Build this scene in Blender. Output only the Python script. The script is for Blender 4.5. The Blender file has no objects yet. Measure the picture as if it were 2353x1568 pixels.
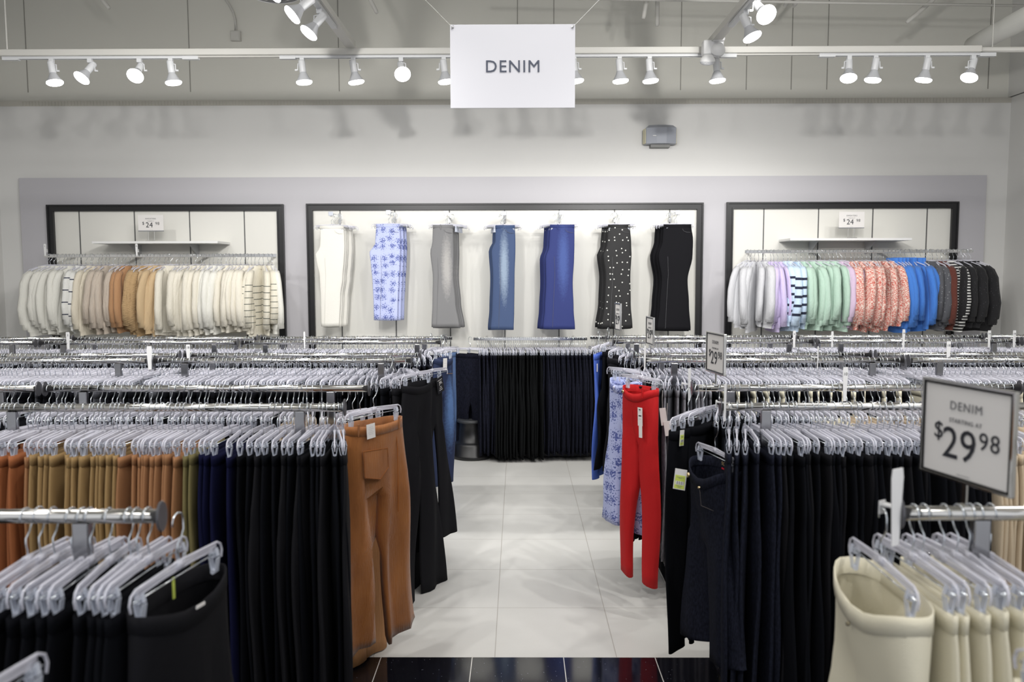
import bpy, bmesh, math, random
import numpy as np
from mathutils import Vector, Matrix
R = math.radians
sc = bpy.context.scene
col = sc.collection
rnd = random.Random(7)

# ------------------------------------------------------------------ camera
CAM = Vector((0, 0, 1.92))
F = 1890.0
cam = bpy.data.cameras.new('camera')
camo = bpy.data.objects.new('camera', cam)
col.objects.link(camo)
ROT = Matrix.Rotation(R(0.41), 3, 'Z') @ Matrix.Rotation(R(90 - 4.749), 3, 'X') @ Matrix.Rotation(R(-0.12), 3, 'Z')
camo.matrix_world = Matrix.Translation(CAM) @ ROT.to_4x4()
cam.sensor_width = 36.0
cam.lens = F / 2353 * 36.0
cam.clip_end = 60
cam.dof.use_dof = True
cam.dof.focus_distance = 5.6
cam.dof.aperture_fstop = 3.0
sc.camera = camo


def P(px, py, Y):
    """world point seen at a photo pixel, at world depth Y"""
    d = ROT @ Vector(((px - 1176.5) / F, (784 - py) / F, -1))
    return CAM + d * (Y / d.y)


def PX(px, Y):
    return P(px, 627, Y).x


def PZ(py, Y, px=1190):
    return P(px, py, Y).z


def pix(v):
    c = ROT.transposed() @ (Vector(v) - CAM)
    return 1176.5 + F * c.x / -c.z, 784 - F * c.y / -c.z


# ------------------------------------------------------------------ world, light, exposure
sc.view_settings.view_transform = 'Standard'
sc.view_settings.look = 'None'
sc.view_settings.gamma = 1
sc.view_settings.use_curve_mapping = False
sc.view_settings.exposure = 0.3
sc.cycles.transparent_max_bounces = 14
sc.cycles.max_bounces = 7
sc.cycles.diffuse_bounces = 3
sc.cycles.glossy_bounces = 3
sc.cycles.transmission_bounces = 3
sc.cycles.sample_clamp_indirect = 4
sc.cycles.caustics_reflective = False
sc.cycles.caustics_refractive = False
w = bpy.data.worlds.new('store_ambient')
sc.world = w
w.use_nodes = True
w.node_tree.nodes['Background'].inputs['Color'].default_value = (.93, .95, 1, 1)
w.node_tree.nodes['Background'].inputs['Strength'].default_value = 0.72


def area(x, y, z, sx, sy, e, c=(1, .97, .93), aim=None):
    L = bpy.data.lights.new('ceiling_light', 'AREA')
    L.shape = 'RECTANGLE'
    L.size = sx
    L.size_y = sy
    L.energy = e
    L.color = c
    o = bpy.data.objects.new('ceiling_light', L)
    o.location = (x, y, z)
    if aim:
        o.rotation_euler = (Vector(aim) - Vector((x, y, z))).to_track_quat('-Z', 'Y').to_euler()
    col.objects.link(o)


for ax in (-3.2, 0.2, 3.4):
    for ay in (0.6, 3.4):
        area(ax, ay, 4.7, 1.2, 0.3, 24)

SPOTS = []


def spot(p, aim, e, deg=80, blend=.9, r=.05, c=(1, .98, .95)):
    L = bpy.data.lights.new('spot_lamp', 'SPOT')
    L.energy = e
    L.spot_size = R(deg)
    L.spot_blend = blend
    L.shadow_soft_size = r
    L.color = c
    o = bpy.data.objects.new('spot_lamp', L)
    o.location = p
    o.rotation_euler = (Vector(aim) - Vector(p)).to_track_quat('-Z', 'Y').to_euler()
    col.objects.link(o)


# ------------------------------------------------------------------ tagging
def tag(o, label=None, cat=None, group=None, kind=None):
    if label: o['label'] = label
    if cat: o['category'] = cat
    if group: o['group'] = group
    if kind: o['kind'] = kind
    return o


def empty(name, loc=(0, 0, 0), rz=0.0):
    o = bpy.data.objects.new(name, None)
    o.empty_display_size = .05
    o.location = loc
    o.rotation_euler = (0, 0, rz)
    col.objects.link(o)
    return o


# ------------------------------------------------------------------ materials
MATS = {}


def mat(name, c, rough=.6, metal=0.0, alpha=1.0, bump=None, spec=None, coat=0, build=None, sheen=0, emit=None):
    if name in MATS: return MATS[name]
    m = bpy.data.materials.new(name)
    m.use_nodes = True
    nt = m.node_tree
    b = nt.nodes['Principled BSDF']
    b.inputs['Base Color'].default_value = (*c, 1)
    b.inputs['Roughness'].default_value = rough
    b.inputs['Metallic'].default_value = metal
    b.inputs['Alpha'].default_value = alpha
    if spec is not None: b.inputs['Specular IOR Level'].default_value = spec
    if coat: b.inputs['Coat Weight'].default_value = coat
    if sheen:
        b.inputs['Sheen Weight'].default_value = sheen
    if emit:
        b.inputs['Emission Color'].default_value = (*emit[0], 1)
        b.inputs['Emission Strength'].default_value = emit[1]
    tc = nt.nodes.new('ShaderNodeTexCoord')
    if bump:
        n = nt.nodes.new('ShaderNodeTexNoise')
        n.inputs['Scale'].default_value = bump[0]
        n.inputs['Detail'].default_value = 2
        if len(bump) > 2:
            mp = nt.nodes.new('ShaderNodeMapping')
            mp.inputs['Scale'].default_value = bump[2]
            nt.links.new(tc.outputs['Object'], mp.inputs[0])
            nt.links.new(mp.outputs[0], n.inputs['Vector'])
        else:
            nt.links.new(tc.outputs['Object'], n.inputs['Vector'])
        bp = nt.nodes.new('ShaderNodeBump')
        bp.inputs['Strength'].default_value = bump[1]
        bp.inputs['Distance'].default_value = .01
        nt.links.new(n.outputs[0], bp.inputs['Height'])
        nt.links.new(bp.outputs[0], b.inputs['Normal'])
    if build: build(nt, b, tc)
    MATS[name] = m
    return m


def ramp(nt, stops, interp='LINEAR'):
    r = nt.nodes.new('ShaderNodeValToRGB')
    r.color_ramp.interpolation = interp
    e = r.color_ramp.elements
    while len(e) < len(stops): e.new(.5)
    for i, (p, c) in enumerate(stops):
        e[i].position = p
        e[i].color = (*c, 1)
    return r


def noisy(c1, c2, scale, stretch=(1, 1, 1), lo=.35, hi=.65, detail=3):
    def f(nt, b, tc):
        mp = nt.nodes.new('ShaderNodeMapping')
        mp.inputs['Scale'].default_value = stretch
        n = nt.nodes.new('ShaderNodeTexNoise')
        n.inputs['Scale'].default_value = scale
        n.inputs['Detail'].default_value = detail
        r = ramp(nt, [(lo, c1), (hi, c2)])
        nt.links.new(tc.outputs['Object'], mp.inputs[0])
        nt.links.new(mp.outputs[0], n.inputs['Vector'])
        nt.links.new(n.outputs[0], r.inputs[0])
        nt.links.new(r.outputs[0], b.inputs['Base Color'])
    return f


def stripes(base, stripe, period, duty, zmin=-9, zmax=9, wob=.0, axis='Z'):
    def f(nt, b, tc):
        s = nt.nodes.new('ShaderNodeSeparateXYZ')
        nt.links.new(tc.outputs['Object'], s.inputs[0])
        z = s.outputs[axis]

        def M(op, a, v, v2=None):
            n = nt.nodes.new('ShaderNodeMath')
            n.operation = op
            nt.links.new(a, n.inputs[0])
            if hasattr(v, 'links'): nt.links.new(v, n.inputs[1])
            else: n.inputs[1].default_value = v
            return n.outputs[0]
        q = M('DIVIDE', z, period)
        fr = M('FRACT', q, 0)
        lt = M('LESS_THAN', fr, duty)
        a = M('GREATER_THAN', z, zmin)
        c = M('LESS_THAN', z, zmax)
        k = M('MULTIPLY', M('MULTIPLY', lt, a), c)
        r = ramp(nt, [(.4, base), (.6, stripe)])
        nt.links.new(k, r.inputs[0])
        nt.links.new(r.outputs[0], b.inputs['Base Color'])
    return f


def flat(nt, tc):
    s_ = nt.nodes.new('ShaderNodeSeparateXYZ'); c_ = nt.nodes.new('ShaderNodeCombineXYZ')
    nt.links.new(tc.outputs['Object'], s_.inputs[0])
    nt.links.new(s_.outputs['X'], c_.inputs[0]); nt.links.new(s_.outputs['Z'], c_.inputs[1])
    return c_.outputs[0]


def dots(base, dot, scale, radius, two=False):
    def f(nt, b, tc):
        v = nt.nodes.new('ShaderNodeTexVoronoi')
        v.inputs['Scale'].default_value = scale
        v.inputs['Randomness'].default_value = .8
        r = ramp(nt, [(radius, dot), (radius + .03, base)])
        if two: v.voronoi_dimensions = '2D'
        nt.links.new(flat(nt, tc) if two else tc.outputs['Object'], v.inputs['Vector'])
        nt.links.new(v.outputs['Distance'], r.inputs[0])
        nt.links.new(r.outputs[0], b.inputs['Base Color'])
    return f


def floral(nt, b, tc):
    v = nt.nodes.new('ShaderNodeTexVoronoi')
    v.voronoi_dimensions = '2D'
    v.inputs['Scale'].default_value = 11.5
    v.inputs['Randomness'].default_value = .6
    n = nt.nodes.new('ShaderNodeTexNoise')
    n.inputs['Scale'].default_value = 95
    n.inputs['Detail'].default_value = 1
    ad = nt.nodes.new('ShaderNodeMath'); ad.operation = 'MULTIPLY_ADD'
    ad.inputs[1].default_value = 1.9; ad.inputs[2].default_value = -.95
    sm = nt.nodes.new('ShaderNodeMath'); sm.operation = 'ADD'
    r = ramp(nt, [(.20, (.09, .12, .36)), (.25, (.47, .52, .80))])
    fl = flat(nt, tc)
    nt.links.new(fl, v.inputs['Vector'])
    nt.links.new(fl, n.inputs['Vector'])
    nt.links.new(n.outputs[0], ad.inputs[0])
    nt.links.new(ad.outputs[0], sm.inputs[0])
    nt.links.new(v.outputs['Distance'], sm.inputs[1])
    nt.links.new(sm.outputs[0], r.inputs[0])
    nt.links.new(r.outputs[0], b.inputs['Base Color'])


def faded(dark, light, cx, cz, sx, sz):
    """denim worn pale in an oval patch of the leg"""
    def f(nt, b, tc):
        mp = nt.nodes.new('ShaderNodeMapping')
        mp.vector_type = 'POINT'
        mp.inputs['Location'].default_value = (-cx / sx, 0, -cz / sz)
        mp.inputs['Scale'].default_value = (1 / sx, 0, 1 / sz)
        ln = nt.nodes.new('ShaderNodeVectorMath'); ln.operation = 'LENGTH'
        n = nt.nodes.new('ShaderNodeTexNoise')
        n.inputs['Scale'].default_value = 60
        n.inputs['Detail'].default_value = 4
        ma = nt.nodes.new('ShaderNodeMath'); ma.operation = 'MULTIPLY_ADD'
        ma.inputs[1].default_value = .6
        r = ramp(nt, [(.3, light), (1.25, dark)])
        r.color_ramp.elements[1].position = 1.0
        nt.links.new(tc.outputs['Object'], mp.inputs[0])
        nt.links.new(mp.outputs[0], ln.inputs[0])
        nt.links.new(tc.outputs['Object'], n.inputs['Vector'])
        nt.links.new(n.outputs[0], ma.inputs[0])
        nt.links.new(ln.outputs['Value'], ma.inputs[2])
        sb = nt.nodes.new('ShaderNodeMath'); sb.operation = 'SUBTRACT'; sb.inputs[1].default_value = .3
        nt.links.new(ma.outputs[0], sb.inputs[0])
        nt.links.new(sb.outputs[0], r.inputs[0])
        nt.links.new(r.outputs[0], b.inputs['Base Color'])
    return f


CHROME = mat('chrome', (.66, .65, .62), .12, 1.0)
POSTM = mat('post_steel', (.30, .30, .31), .2, 1.0)
HOOKM = mat('hook_wire', (.72, .76, .80), .2, 1.0)
CLEAR = mat('clear_plastic', (.80, .80, .89), .10, alpha=.53, spec=.9)
CLIPM = mat('clip_plastic', (.70, .74, .84), .08, alpha=.62, spec=1.0)
BLACKP = mat('black_plastic', (.007, .007, .008), .4)
BLACKW = mat('black_frame', (.012, .012, .014), .38)
WHITEP = mat('white_plastic', (.8, .8, .8), .4)
LAMPW = mat('lamp_white', (.66, .67, .68), .4)
GLOW = mat('lamp_glow', (1, 1, 1), .4, emit=((1, .99, .97), 9))
PAPER = mat('paper', (.78, .76, .74), .6)
INK = mat('ink', (.02, .022, .03), .5)
INKG = mat('ink_grey', (.16, .16, .17), .5)
GOLD = mat('gold_print', (.7, .52, .25), .4, .3)
REDM = mat('red_stripe', (.65, .02, .05), .5)
YELL = mat('yellow_label', (.62, .72, .13), .5)
BRASS = mat('brass', (.75, .6, .35), .3, 1)
SEAMO = mat('tan_stitch', (.22, .12, .05), .8)
PAINT = mat('ceiling_paint', (.50, .49, .44), .5)

FB = (420, .25)
CLOTH = {
    'black': mat('black_cloth', (.0045, .005, .007), .95, bump=FB, spec=.08),
    'softblack': mat('soft_black_cloth', (.0075, .0075, .0095), .85, bump=FB, spec=.15),
    'navy': mat('navy_cloth', (.006, .007, .030), .9, bump=FB, spec=.1),
    'khaki': mat('khaki_twill', (.30, .19, .075), .8, bump=FB),
    'tan': mat('tan_twill', (.31, .145, .06), .8, bump=FB),
    'rust': mat('rust_twill', (.30, .095, .028), .8, bump=FB),
    'olive': mat('olive_twill', (.15, .125, .045), .8, bump=FB),
    'cream': mat('cream_twill', (.76, .715, .56), .8, bump=FB),
    'beige': mat('beige_twill', (.58, .47, .33), .8, bump=FB),
    'darkdenim': mat('dark_denim', (.012, .014, .026), .9, spec=.1, build=noisy((.006, .007, .012), (.014, .016, .028), 220, (1, 1, .3))),
    'indigo': mat('indigo_denim', (.015, .018, .04), .9, spec=.1, build=noisy((.004, .0045, .008), (.011, .012, .022), 160, (1, 1, .3))),
    'blackdenim': mat('black_denim', (.005, .0055, .006), .95, bump=FB, spec=.08),
    'greydenim': mat('grey_denim', (.15, .15, .17), .85, build=noisy((.10, .10, .115), (.21, .21, .235), 150, (1, 1, .25))),
    'charcoal': mat('charcoal_denim', (.035, .037, .045), .85, build=noisy((.025, .027, .035), (.06, .062, .075), 150, (1, 1, .25))),
    'cord': mat('rust_corduroy', (.50, .165, .022), .7, sheen=.25, build=noisy((.215, .067, .008), (.36, .125, .020), 7, (1, 1, .5), .3, .7), bump=(300, .4, (1, 1, .05))),
    'cordtan': mat('tan_corduroy', (.45, .22, .085), .7, bump=(300, .4, (1, 1, .05))),
    'red': mat('red_cotton', (.50, .008, .010), .7, bump=FB, spec=.3),
    'cobalt': mat('cobalt_cotton', (.055, .12, .50), .7, bump=FB),
    'floral': mat('floral_twill', (.5, .55, .8), .75, build=floral),
    'jeans': mat('blue_denim', (.03, .07, .2), .8, build=faded((.010, .020, .065), (.07, .14, .31), .05, -.40, .05, .34)),
    'lightjeans': mat('light_denim', (.06, .13, .3), .8, build=noisy((.045, .09, .22), (.12, .2, .38), 6, (1, 1, .35))),
}


# ------------------------------------------------------------------ mesh building
class MB:
    def __init__(s):
        s.v = []; s.f = []; s.m = []; s.k = 0

    def mi(s, k):
        s.k = k
        return s

    def quad(s, *pts):
        i = len(s.v); s.v += [tuple(p) for p in pts]
        s.f.append(tuple(range(i, i + len(pts)))); s.m.append(s.k)
        return s

    def box(s, c, d, rot=None):
        i = len(s.v)
        for x in (-.5, .5):
            for y in (-.5, .5):
                for z in (-.5, .5):
                    p = Vector((x * d[0], y * d[1], z * d[2]))
                    if rot is not None: p = rot @ p
                    s.v.append(tuple(p + Vector(c)))
        for f in ((0, 1, 3, 2), (4, 6, 7, 5), (0, 4, 5, 1), (2, 3, 7, 6), (0, 2, 6, 4), (1, 5, 7, 3)):
            s.f.append(tuple(i + a for a in f)); s.m.append(s.k)
        return s

    def span(s, a, b):
        return s.box([(a[i] + b[i]) / 2 for i in range(3)], [abs(b[i] - a[i]) for i in range(3)])

    def tube(s, pts, r, n=8, cap=True, sy=None, up=(0, 0, 1)):
        """tube along pts; r radius or list; sy: second radius for a flat section"""
        pts = [Vector(p) for p in pts]
        N = len(pts); rings = []
        U = Vector(up)
        for i, p in enumerate(pts):
            t = (pts[min(i + 1, N - 1)] - pts[max(i - 1, 0)]).normalized()
            a = t.cross(U)
            if a.length < 1e-4: a = t.cross(Vector((0, 1, 0)))
            a.normalize(); b_ = t.cross(a)
            rr = r[i] if isinstance(r, (list, tuple)) else r
            r2 = rr if sy is None else sy
            k = len(s.v)
            for j in range(n):
                an = 2 * math.pi * (j + .5) / n
                s.v.append(tuple(p + a * (rr * math.cos(an)) + b_ * (r2 * math.sin(an))))
            rings.append(k)
        for q in range(N - 1):
            for j in range(n):
                s.f.append((rings[q] + j, rings[q] + (j + 1) % n, rings[q + 1] + (j + 1) % n, rings[q + 1] + j)); s.m.append(s.k)
        if cap:
            s.f.append(tuple(rings[0] + j for j in range(n))[::-1]); s.m.append(s.k)
            s.f.append(tuple(rings[-1] + j for j in range(n))); s.m.append(s.k)
        return s

    def lathe(s, prof, n=24, mtx=None, cap=False):
        k0 = len(s.v)
        for (r, z) in prof:
            for j in range(n):
                a = 2 * math.pi * j / n
                p = Vector((r * math.cos(a), r * math.sin(a), z))
                if mtx is not None: p = mtx @ p
                s.v.append(tuple(p))
        for q in range(len(prof) - 1):
            for j in range(n):
                a = k0 + q * n
                s.f.append((a + j, a + (j + 1) % n, a + n + (j + 1) % n, a + n + j)); s.m.append(s.k)
        if cap:
            s.f.append(tuple(k0 + (len(prof) - 1) * n + j for j in range(n))); s.m.append(s.k)
        return s

    def mesh(s, name, mats, smooth=False):
        me = bpy.data.meshes.new(name)
        me.from_pydata(s.v, [], s.f)
        for m in (mats if isinstance(mats, (list, tuple)) else [mats]): me.materials.append(m)
        if any(s.m): me.polygons.foreach_set('material_index', s.m)
        if smooth: me.polygons.foreach_set('use_smooth', [True] * len(s.f))
        me.update()
        return me

    def obj(s, name, mats, parent=None, loc=None, smooth=False, bevel=0):
        me = s.mesh(name, mats, smooth)
        o = bpy.data.objects.new(name, me)
        col.objects.link(o)
        if parent is not None: o.parent = parent
        if loc is not None: o.location = loc
        if bevel:
            md = o.modifiers.new('bevel', 'BEVEL')
            md.width = bevel; md.segments = 2; md.limit_method = 'ANGLE'
        return o


def put(name, me, parent=None, loc=(0, 0, 0), rot=(0, 0, 0), m=None):
    o = bpy.data.objects.new(name, me)
    o.location = loc
    o.rotation_euler = rot
    if parent is not None: o.parent = parent
    col.objects.link(o)
    if m is not None:
        for i in range(len(o.material_slots)):
            o.material_slots[i].link = 'OBJECT'
            o.material_slots[i].material = m
    return o


def text_mesh(s, size, m, ext=.0006, bold=0.0, spacing=1.0, align='CENTER'):
    cu = bpy.data.curves.new('lettering', 'FONT')
    cu.body = s; cu.size = size; cu.extrude = ext; cu.offset = 0
    cu.align_x = align; cu.space_character = spacing
    cu.resolution_u = 3
    o = bpy.data.objects.new('lettering_tmp', cu)
    col.objects.link(o)
    dg = bpy.context.evaluated_depsgraph_get()
    me = bpy.data.meshes.new_from_object(o.evaluated_get(dg))
    bpy.data.objects.remove(o)
    me.materials.clear(); me.materials.append(m)
    return me


# ------------------------------------------------------------------ the room
WY = 8.80
XL, XR = PX(8, WY), PX(2305, WY)
ZB = P(1176, 228, WY).z          # height of the ledge line


def wallmat(nt, b, tc):
    n = nt.nodes.new('ShaderNodeTexNoise')
    n.inputs['Scale'].default_value = .8
    n.inputs['Detail'].default_value = 3
    r = ramp(nt, [(.3, (.72, .715, .695)), (.7, (.76, .755, .735))])
    nt.links.new(tc.outputs['Object'], n.inputs['Vector'])
    nt.links.new(n.outputs[0], r.inputs[0])
    nt.links.new(r.outputs[0], b.inputs['Base Color'])


WALL = mat('wall_paint', (.6, .58, .52), .55, build=wallmat)
WALLU = mat('upper_wall_paint', (.74, .73, .665), .6)
SEAM = mat('wall_seam', (.30, .29, .26), .7)


def floormat(nt, b, tc):
    br = nt.nodes.new('ShaderNodeTexBrick')
    br.offset = 0
    br.inputs['Scale'].default_value = 1
    br.inputs['Mortar Size'].default_value = .0024
    br.inputs['Mortar Smooth'].default_value = .1
    br.inputs['Brick Width'].default_value = .61
    br.inputs['Row Height'].default_value = .61
    br.inputs['Mortar'].default_value = (.42, .40, .37, 1)
    n = nt.nodes.new('ShaderNodeTexNoise')
    n.inputs['Scale'].default_value = 2.2
    n.inputs['Detail'].default_value = 5
    r = ramp(nt, [(.3, (.60, .595, .57)), (.7, (.66, .655, .63))])
    v = nt.nodes.new('ShaderNodeTexVoronoi')
    v.inputs['Scale'].default_value = 55
    rv = ramp(nt, [(.05, (.62, .6, .58)), (.09, (1, 1, 1))])
    mx = nt.nodes.new('ShaderNodeMix'); mx.data_type = 'RGBA'; mx.blend_type = 'MULTIPLY'
    mx.inputs['Factor'].default_value = .6
    L = nt.links.new
    L(tc.outputs['Object'], br.inputs['Vector'])
    L(tc.outputs['Object'], n.inputs['Vector'])
    L(tc.outputs['Object'], v.inputs['Vector'])
    L(n.outputs[0], r.inputs[0]); L(v.outputs['Distance'], rv.inputs[0])
    L(r.outputs[0], mx.inputs['A']); L(rv.outputs[0], mx.inputs['B'])
    L(mx.outputs['Result'], br.inputs['Color1']); L(mx.outputs['Result'], br.inputs['Color2'])
    L(br.outputs['Color'], b.inputs['Base Color'])


def blacktile(nt, b, tc):
    br = nt.nodes.new('ShaderNodeTexBrick')
    br.offset = 0
    br.inputs['Scale'].default_value = 1
    br.inputs['Mortar Size'].default_value = .0022
    br.inputs['Brick Width'].default_value = .457
    br.inputs['Row Height'].default_value = .457
    br.inputs['Mortar'].default_value = (.62, .61, .58, 1)
    v = nt.nodes.new('ShaderNodeTexVoronoi')
    v.inputs['Scale'].default_value = 45
    rv = ramp(nt, [(.035, (.5, .55, .7)), (.07, (.006, .006, .009))])
    L = nt.links.new
    L(tc.outputs['Object'], br.inputs['Vector']); L(tc.outputs['Object'], v.inputs['Vector'])
    L(v.outputs['Distance'], rv.inputs[0])
    L(rv.outputs[0], br.inputs['Color1']); L(rv.outputs[0], br.inputs['Color2'])
    L(br.outputs['Color'], b.inputs['Base Color'])


def floor_at(py, px=1190):
    d = ROT @ Vector(((px - 1176.5) / F, (784 - py) / F, -1))
    return CAM + d * (-CAM.z / d.z)


FY = floor_at(1511).y
fx = floor_at(1507, 1416).x
FLOOR = mat('floor_tile', (.75, .73, .69), .32, build=floormat)
BTILE = mat('black_floor_tile', (.01, .01, .012), .08, build=blacktile)
o = MB().box((0, 0, -.05), (XR - XL + .6, WY - FY + .1, .1)).obj('floor', FLOOR)
# object origin sits on a joint, so the joints fall where they should
def shift_origin(o, want, centre):
    me = o.data
    d = Vector(centre) - Vector(want)
    for v in me.vertices: v.co += d
    o.location = want
shift_origin(o, (fx, FY, 0), ((XL + XR) / 2, (WY + FY) / 2 + .05, 0))
tag(o, kind='structure', label='pale stone tile floor of the aisle')
o = MB().box((0, 0, -.05), (XR - XL + .6, FY + 1.6, .1)).obj('floor', BTILE)
bx = floor_at(1512, 1295).x
shift_origin(o, (bx, FY, 0), ((XL + XR) / 2, (FY - 1.6) / 2, 0))
tag(o, kind='structure', label='glossy black tile floor border with white joints')
o = MB().span((XL - .3, WY, 0), (XR + .3, WY + .15, ZB)).obj('wall_back', WALL)
tag(o, kind='structure', label='warm grey back wall below the ledge')
o = MB().span((XL - .3, WY + .06, ZB), (XR + .3, WY + .2, 5.6)).obj('wall_back', WALLU)
tag(o, kind='structure', label='upper back wall above the ledge')
for x0, x1, n in ((XL - .15, XL, 'left'), (XR, XR + .15, 'right')):
    o = MB().span((x0, -1.5, 0), (x1, WY, ZB)).span((x0 - (.06 if n == 'left' else 0), -1.5, ZB + .012), (x1 + (.06 if n == 'right' else 0), WY + .1, 5.6)).obj('wall_' + n, WALL)
    tag(o, kind='structure', label='grey side wall on the ' + n)
o = MB().span((XL - .3, -1.5, 5.6), (XR + .3, WY + .2, 5.7)).obj('ceiling', PAINT)
tag(o, kind='structure', label='painted high ceiling')
# ribbed ledge strip
b = MB().span((XL, WY - .006, ZB - .055), (XR, WY + .02, ZB))
x = XL + .3
while x < XR - .2:
    b.box((x, WY - .008, ZB - .03), (.009, .008, .042)); x += .034
tag(b.obj('trim_1', mat('ledge_strip', (.56, .54, .48), .6)), kind='structure', label='thin ribbed strip along the ledge')
b = MB()
for px in (78, 447, 785, 1190, 1272, 1560, 1709, 1811, 1892, 2258):
    X = PX(px, WY)
    b.box((X, WY + .058, (5.6 + ZB) / 2 + .1), (.007, .006, 5.6 - ZB))
tag(b.obj('trim_2', SEAM), kind='structure', label='vertical seams of the upper wall boards')
# lilac grey wall panel
pxl, pxr = PX(54, WY - .06), PX(2258, WY - .06)
pzt = P(1176, 406, WY - .06).z
PANELM = mat('grey_wall_panel', (.53, .52, .55), .45)
tag(MB().span((pxl, WY - .06, .02), (pxr, WY - .001, pzt)).obj('trim_3', PANELM), kind='structure', label='wide lilac grey wall panel behind the racks')
tag(MB().span((XL, WY - .075, 0), (XR, WY, .14)).obj('baseboard_back', BLACKW), kind='structure', label='black baseboard of the back wall')

# framed slat panels
BOARD = mat('white_board', (.80, .79, .74), .35)
SLOT = mat('slot_metal', (.10, .10, .10), .4)
FRY = WY - .06


def framed(x0, x1, yt, slots, label):
    X0, X1, ZT, Z0 = P(x0, yt, FRY - .04).x, P(x1, yt, FRY - .04).x, P((x0 + x1) / 2, yt, FRY - .04).z, .16
    root = empty('framed_wall_board', ((X0 + X1) / 2, FRY, Z0))
    tag(root, label, 'wall panel', 'framed wall panels')
    L = Vector(root.location)
    wd = .068
    b = MB()
    for a, c in (((X0, Z0), (X0 + wd, ZT)), ((X1 - wd, Z0), (X1, ZT)), ((X0 + wd, ZT - wd), (X1 - wd, ZT)), ((X0 + wd, Z0), (X1 - wd, Z0 + wd))):
        b.span((a[0] - L.x, -.035, a[1] - L.z), (c[0] - L.x, -.001, c[1] - L.z))
    # raised outer and inner mouldings
    for q, t, dz in ((0, .016, -.05), (wd - .014, .014, -.045)):
        b.span((X0 + q - L.x, dz, 0 + q), (X0 + q + t - L.x, -.034, ZT - Z0 - q))
        b.span((X1 - q - t - L.x, dz, 0 + q), (X1 - q - L.x, -.034, ZT - Z0 - q))
        b.span((X0 + q + t - L.x, dz, ZT - Z0 - q - t), (X1 - q - t - L.x, -.034, ZT - Z0 - q))
    b.obj('frame', BLACKW, root)
    MB().span((X0 + wd - L.x, -.012, wd), (X1 - wd - L.x, -.0005, ZT - Z0 - wd)).obj('board', BOARD, root)
    for s in slots:
        X = PX(s, FRY - .012)
        MB().box((X - L.x, -.0135, (ZT - Z0) / 2), (.011, .004, ZT - Z0 - 2 * wd)).obj('slot', SLOT, root)


framed(106, 650, 470, (188, 314, 440, 565), 'black framed white wall panel behind the cream sweaters')
framed(703, 1617, 467, (784, 909, 1034, 1160, 1285, 1411, 1537), 'long black framed white wall panel behind the hanging trousers')
framed(1671, 2204, 464, (1752, 1877, 2001, 2125), 'black framed white wall panel behind the pastel and dark sweaters')

# ------------------------------------------------------------------ ceiling hardware
TY = 6.3
zb = P(1176, 116, TY).z
bz0, bz1 = P(1176, 123, TY).z, P(1176, 108, TY).z
BEAM = mat('beam_white', (.62, .61, .57), .45)
o = MB().span((XL, TY, bz0), (PX(2235, TY), TY + .09, bz1)).obj('support_beam', BEAM, bevel=.006)
tag(o, 'long white metal channel beam across the ceiling carrying the track lights', 'ceiling beam')
o = MB().tube([(PX(2228, TY), TY + .045, (bz0 + bz1) / 2 + .002), (XR - .02, TY + .045, (bz0 + bz1) / 2 + .002)], .02, 12).obj('conduit_pipe', BEAM, smooth=True)
tag(o, 'short white round pipe continuing the ceiling beam to the right wall', 'pipe')
TRZ = bz0
for a, c, nm in ((28, 465, 'white light track with four lamps at the left end of the beam'), (655, 1682, 'white light track in the middle of the beam running behind the denim sign'), (1875, 2268, 'white light track with four lamps at the right end of the beam')):
    X0, X1 = PX(a, TY), PX(c, TY)
    root = empty('light_track', ((X0 + X1) / 2, TY + .045, TRZ))
    tag(root, nm, 'light track', 'light tracks')
    h = (X1 - X0) / 2
    MB().span((-h, -.017, -.018), (h, -.011, 0)).span((-h, .011, -.018), (h, .017, 0)).span((-h, -.011, -.004), (h, .011, 0)).obj('rail', LAMPW, root)
    for s in (-1, 1):
        MB().box((s * (h - .05), 0, -.0125), (.12, .038, .026)).obj('end_feed', LAMPW, root)
# flat raceway pieces between tracks
for a, c, nm in ((466, 654, 'left'), (1683, 1874, 'right')):
    o = MB().span((PX(a, TY), TY + .03, TRZ - .01), (PX(c, TY), TY + .06, TRZ)).obj('raceway', BEAM)
    tag(o, 'flat white raceway under the ceiling beam between the %s and middle light tracks' % nm, 'raceway')


def prof_lamp():
    soc = MB().lathe([(.0, .0), (.024, 0), (.026, -.01), (.026, -.085), (.024, -.09)], 16)
    sh = MB().lathe([(.022, -.088), (.028, -.10), (.042, -.13), (.056, -.152), (.0595, -.158)], 24)
    fc = MB().lathe([(.0595, -.158), (.0595, -.166), (.052, -.174), (.03, -.178), (.0, -.179)], 24)
    return soc.mesh('socket', LAMPW, True), sh.mesh('lamp_shade', mat('lamp_shade_grey', (.50, .51, .53), .45), True), fc.mesh('lamp_face', GLOW, True)


SOC, SHD, FCE = prof_lamp()


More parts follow.
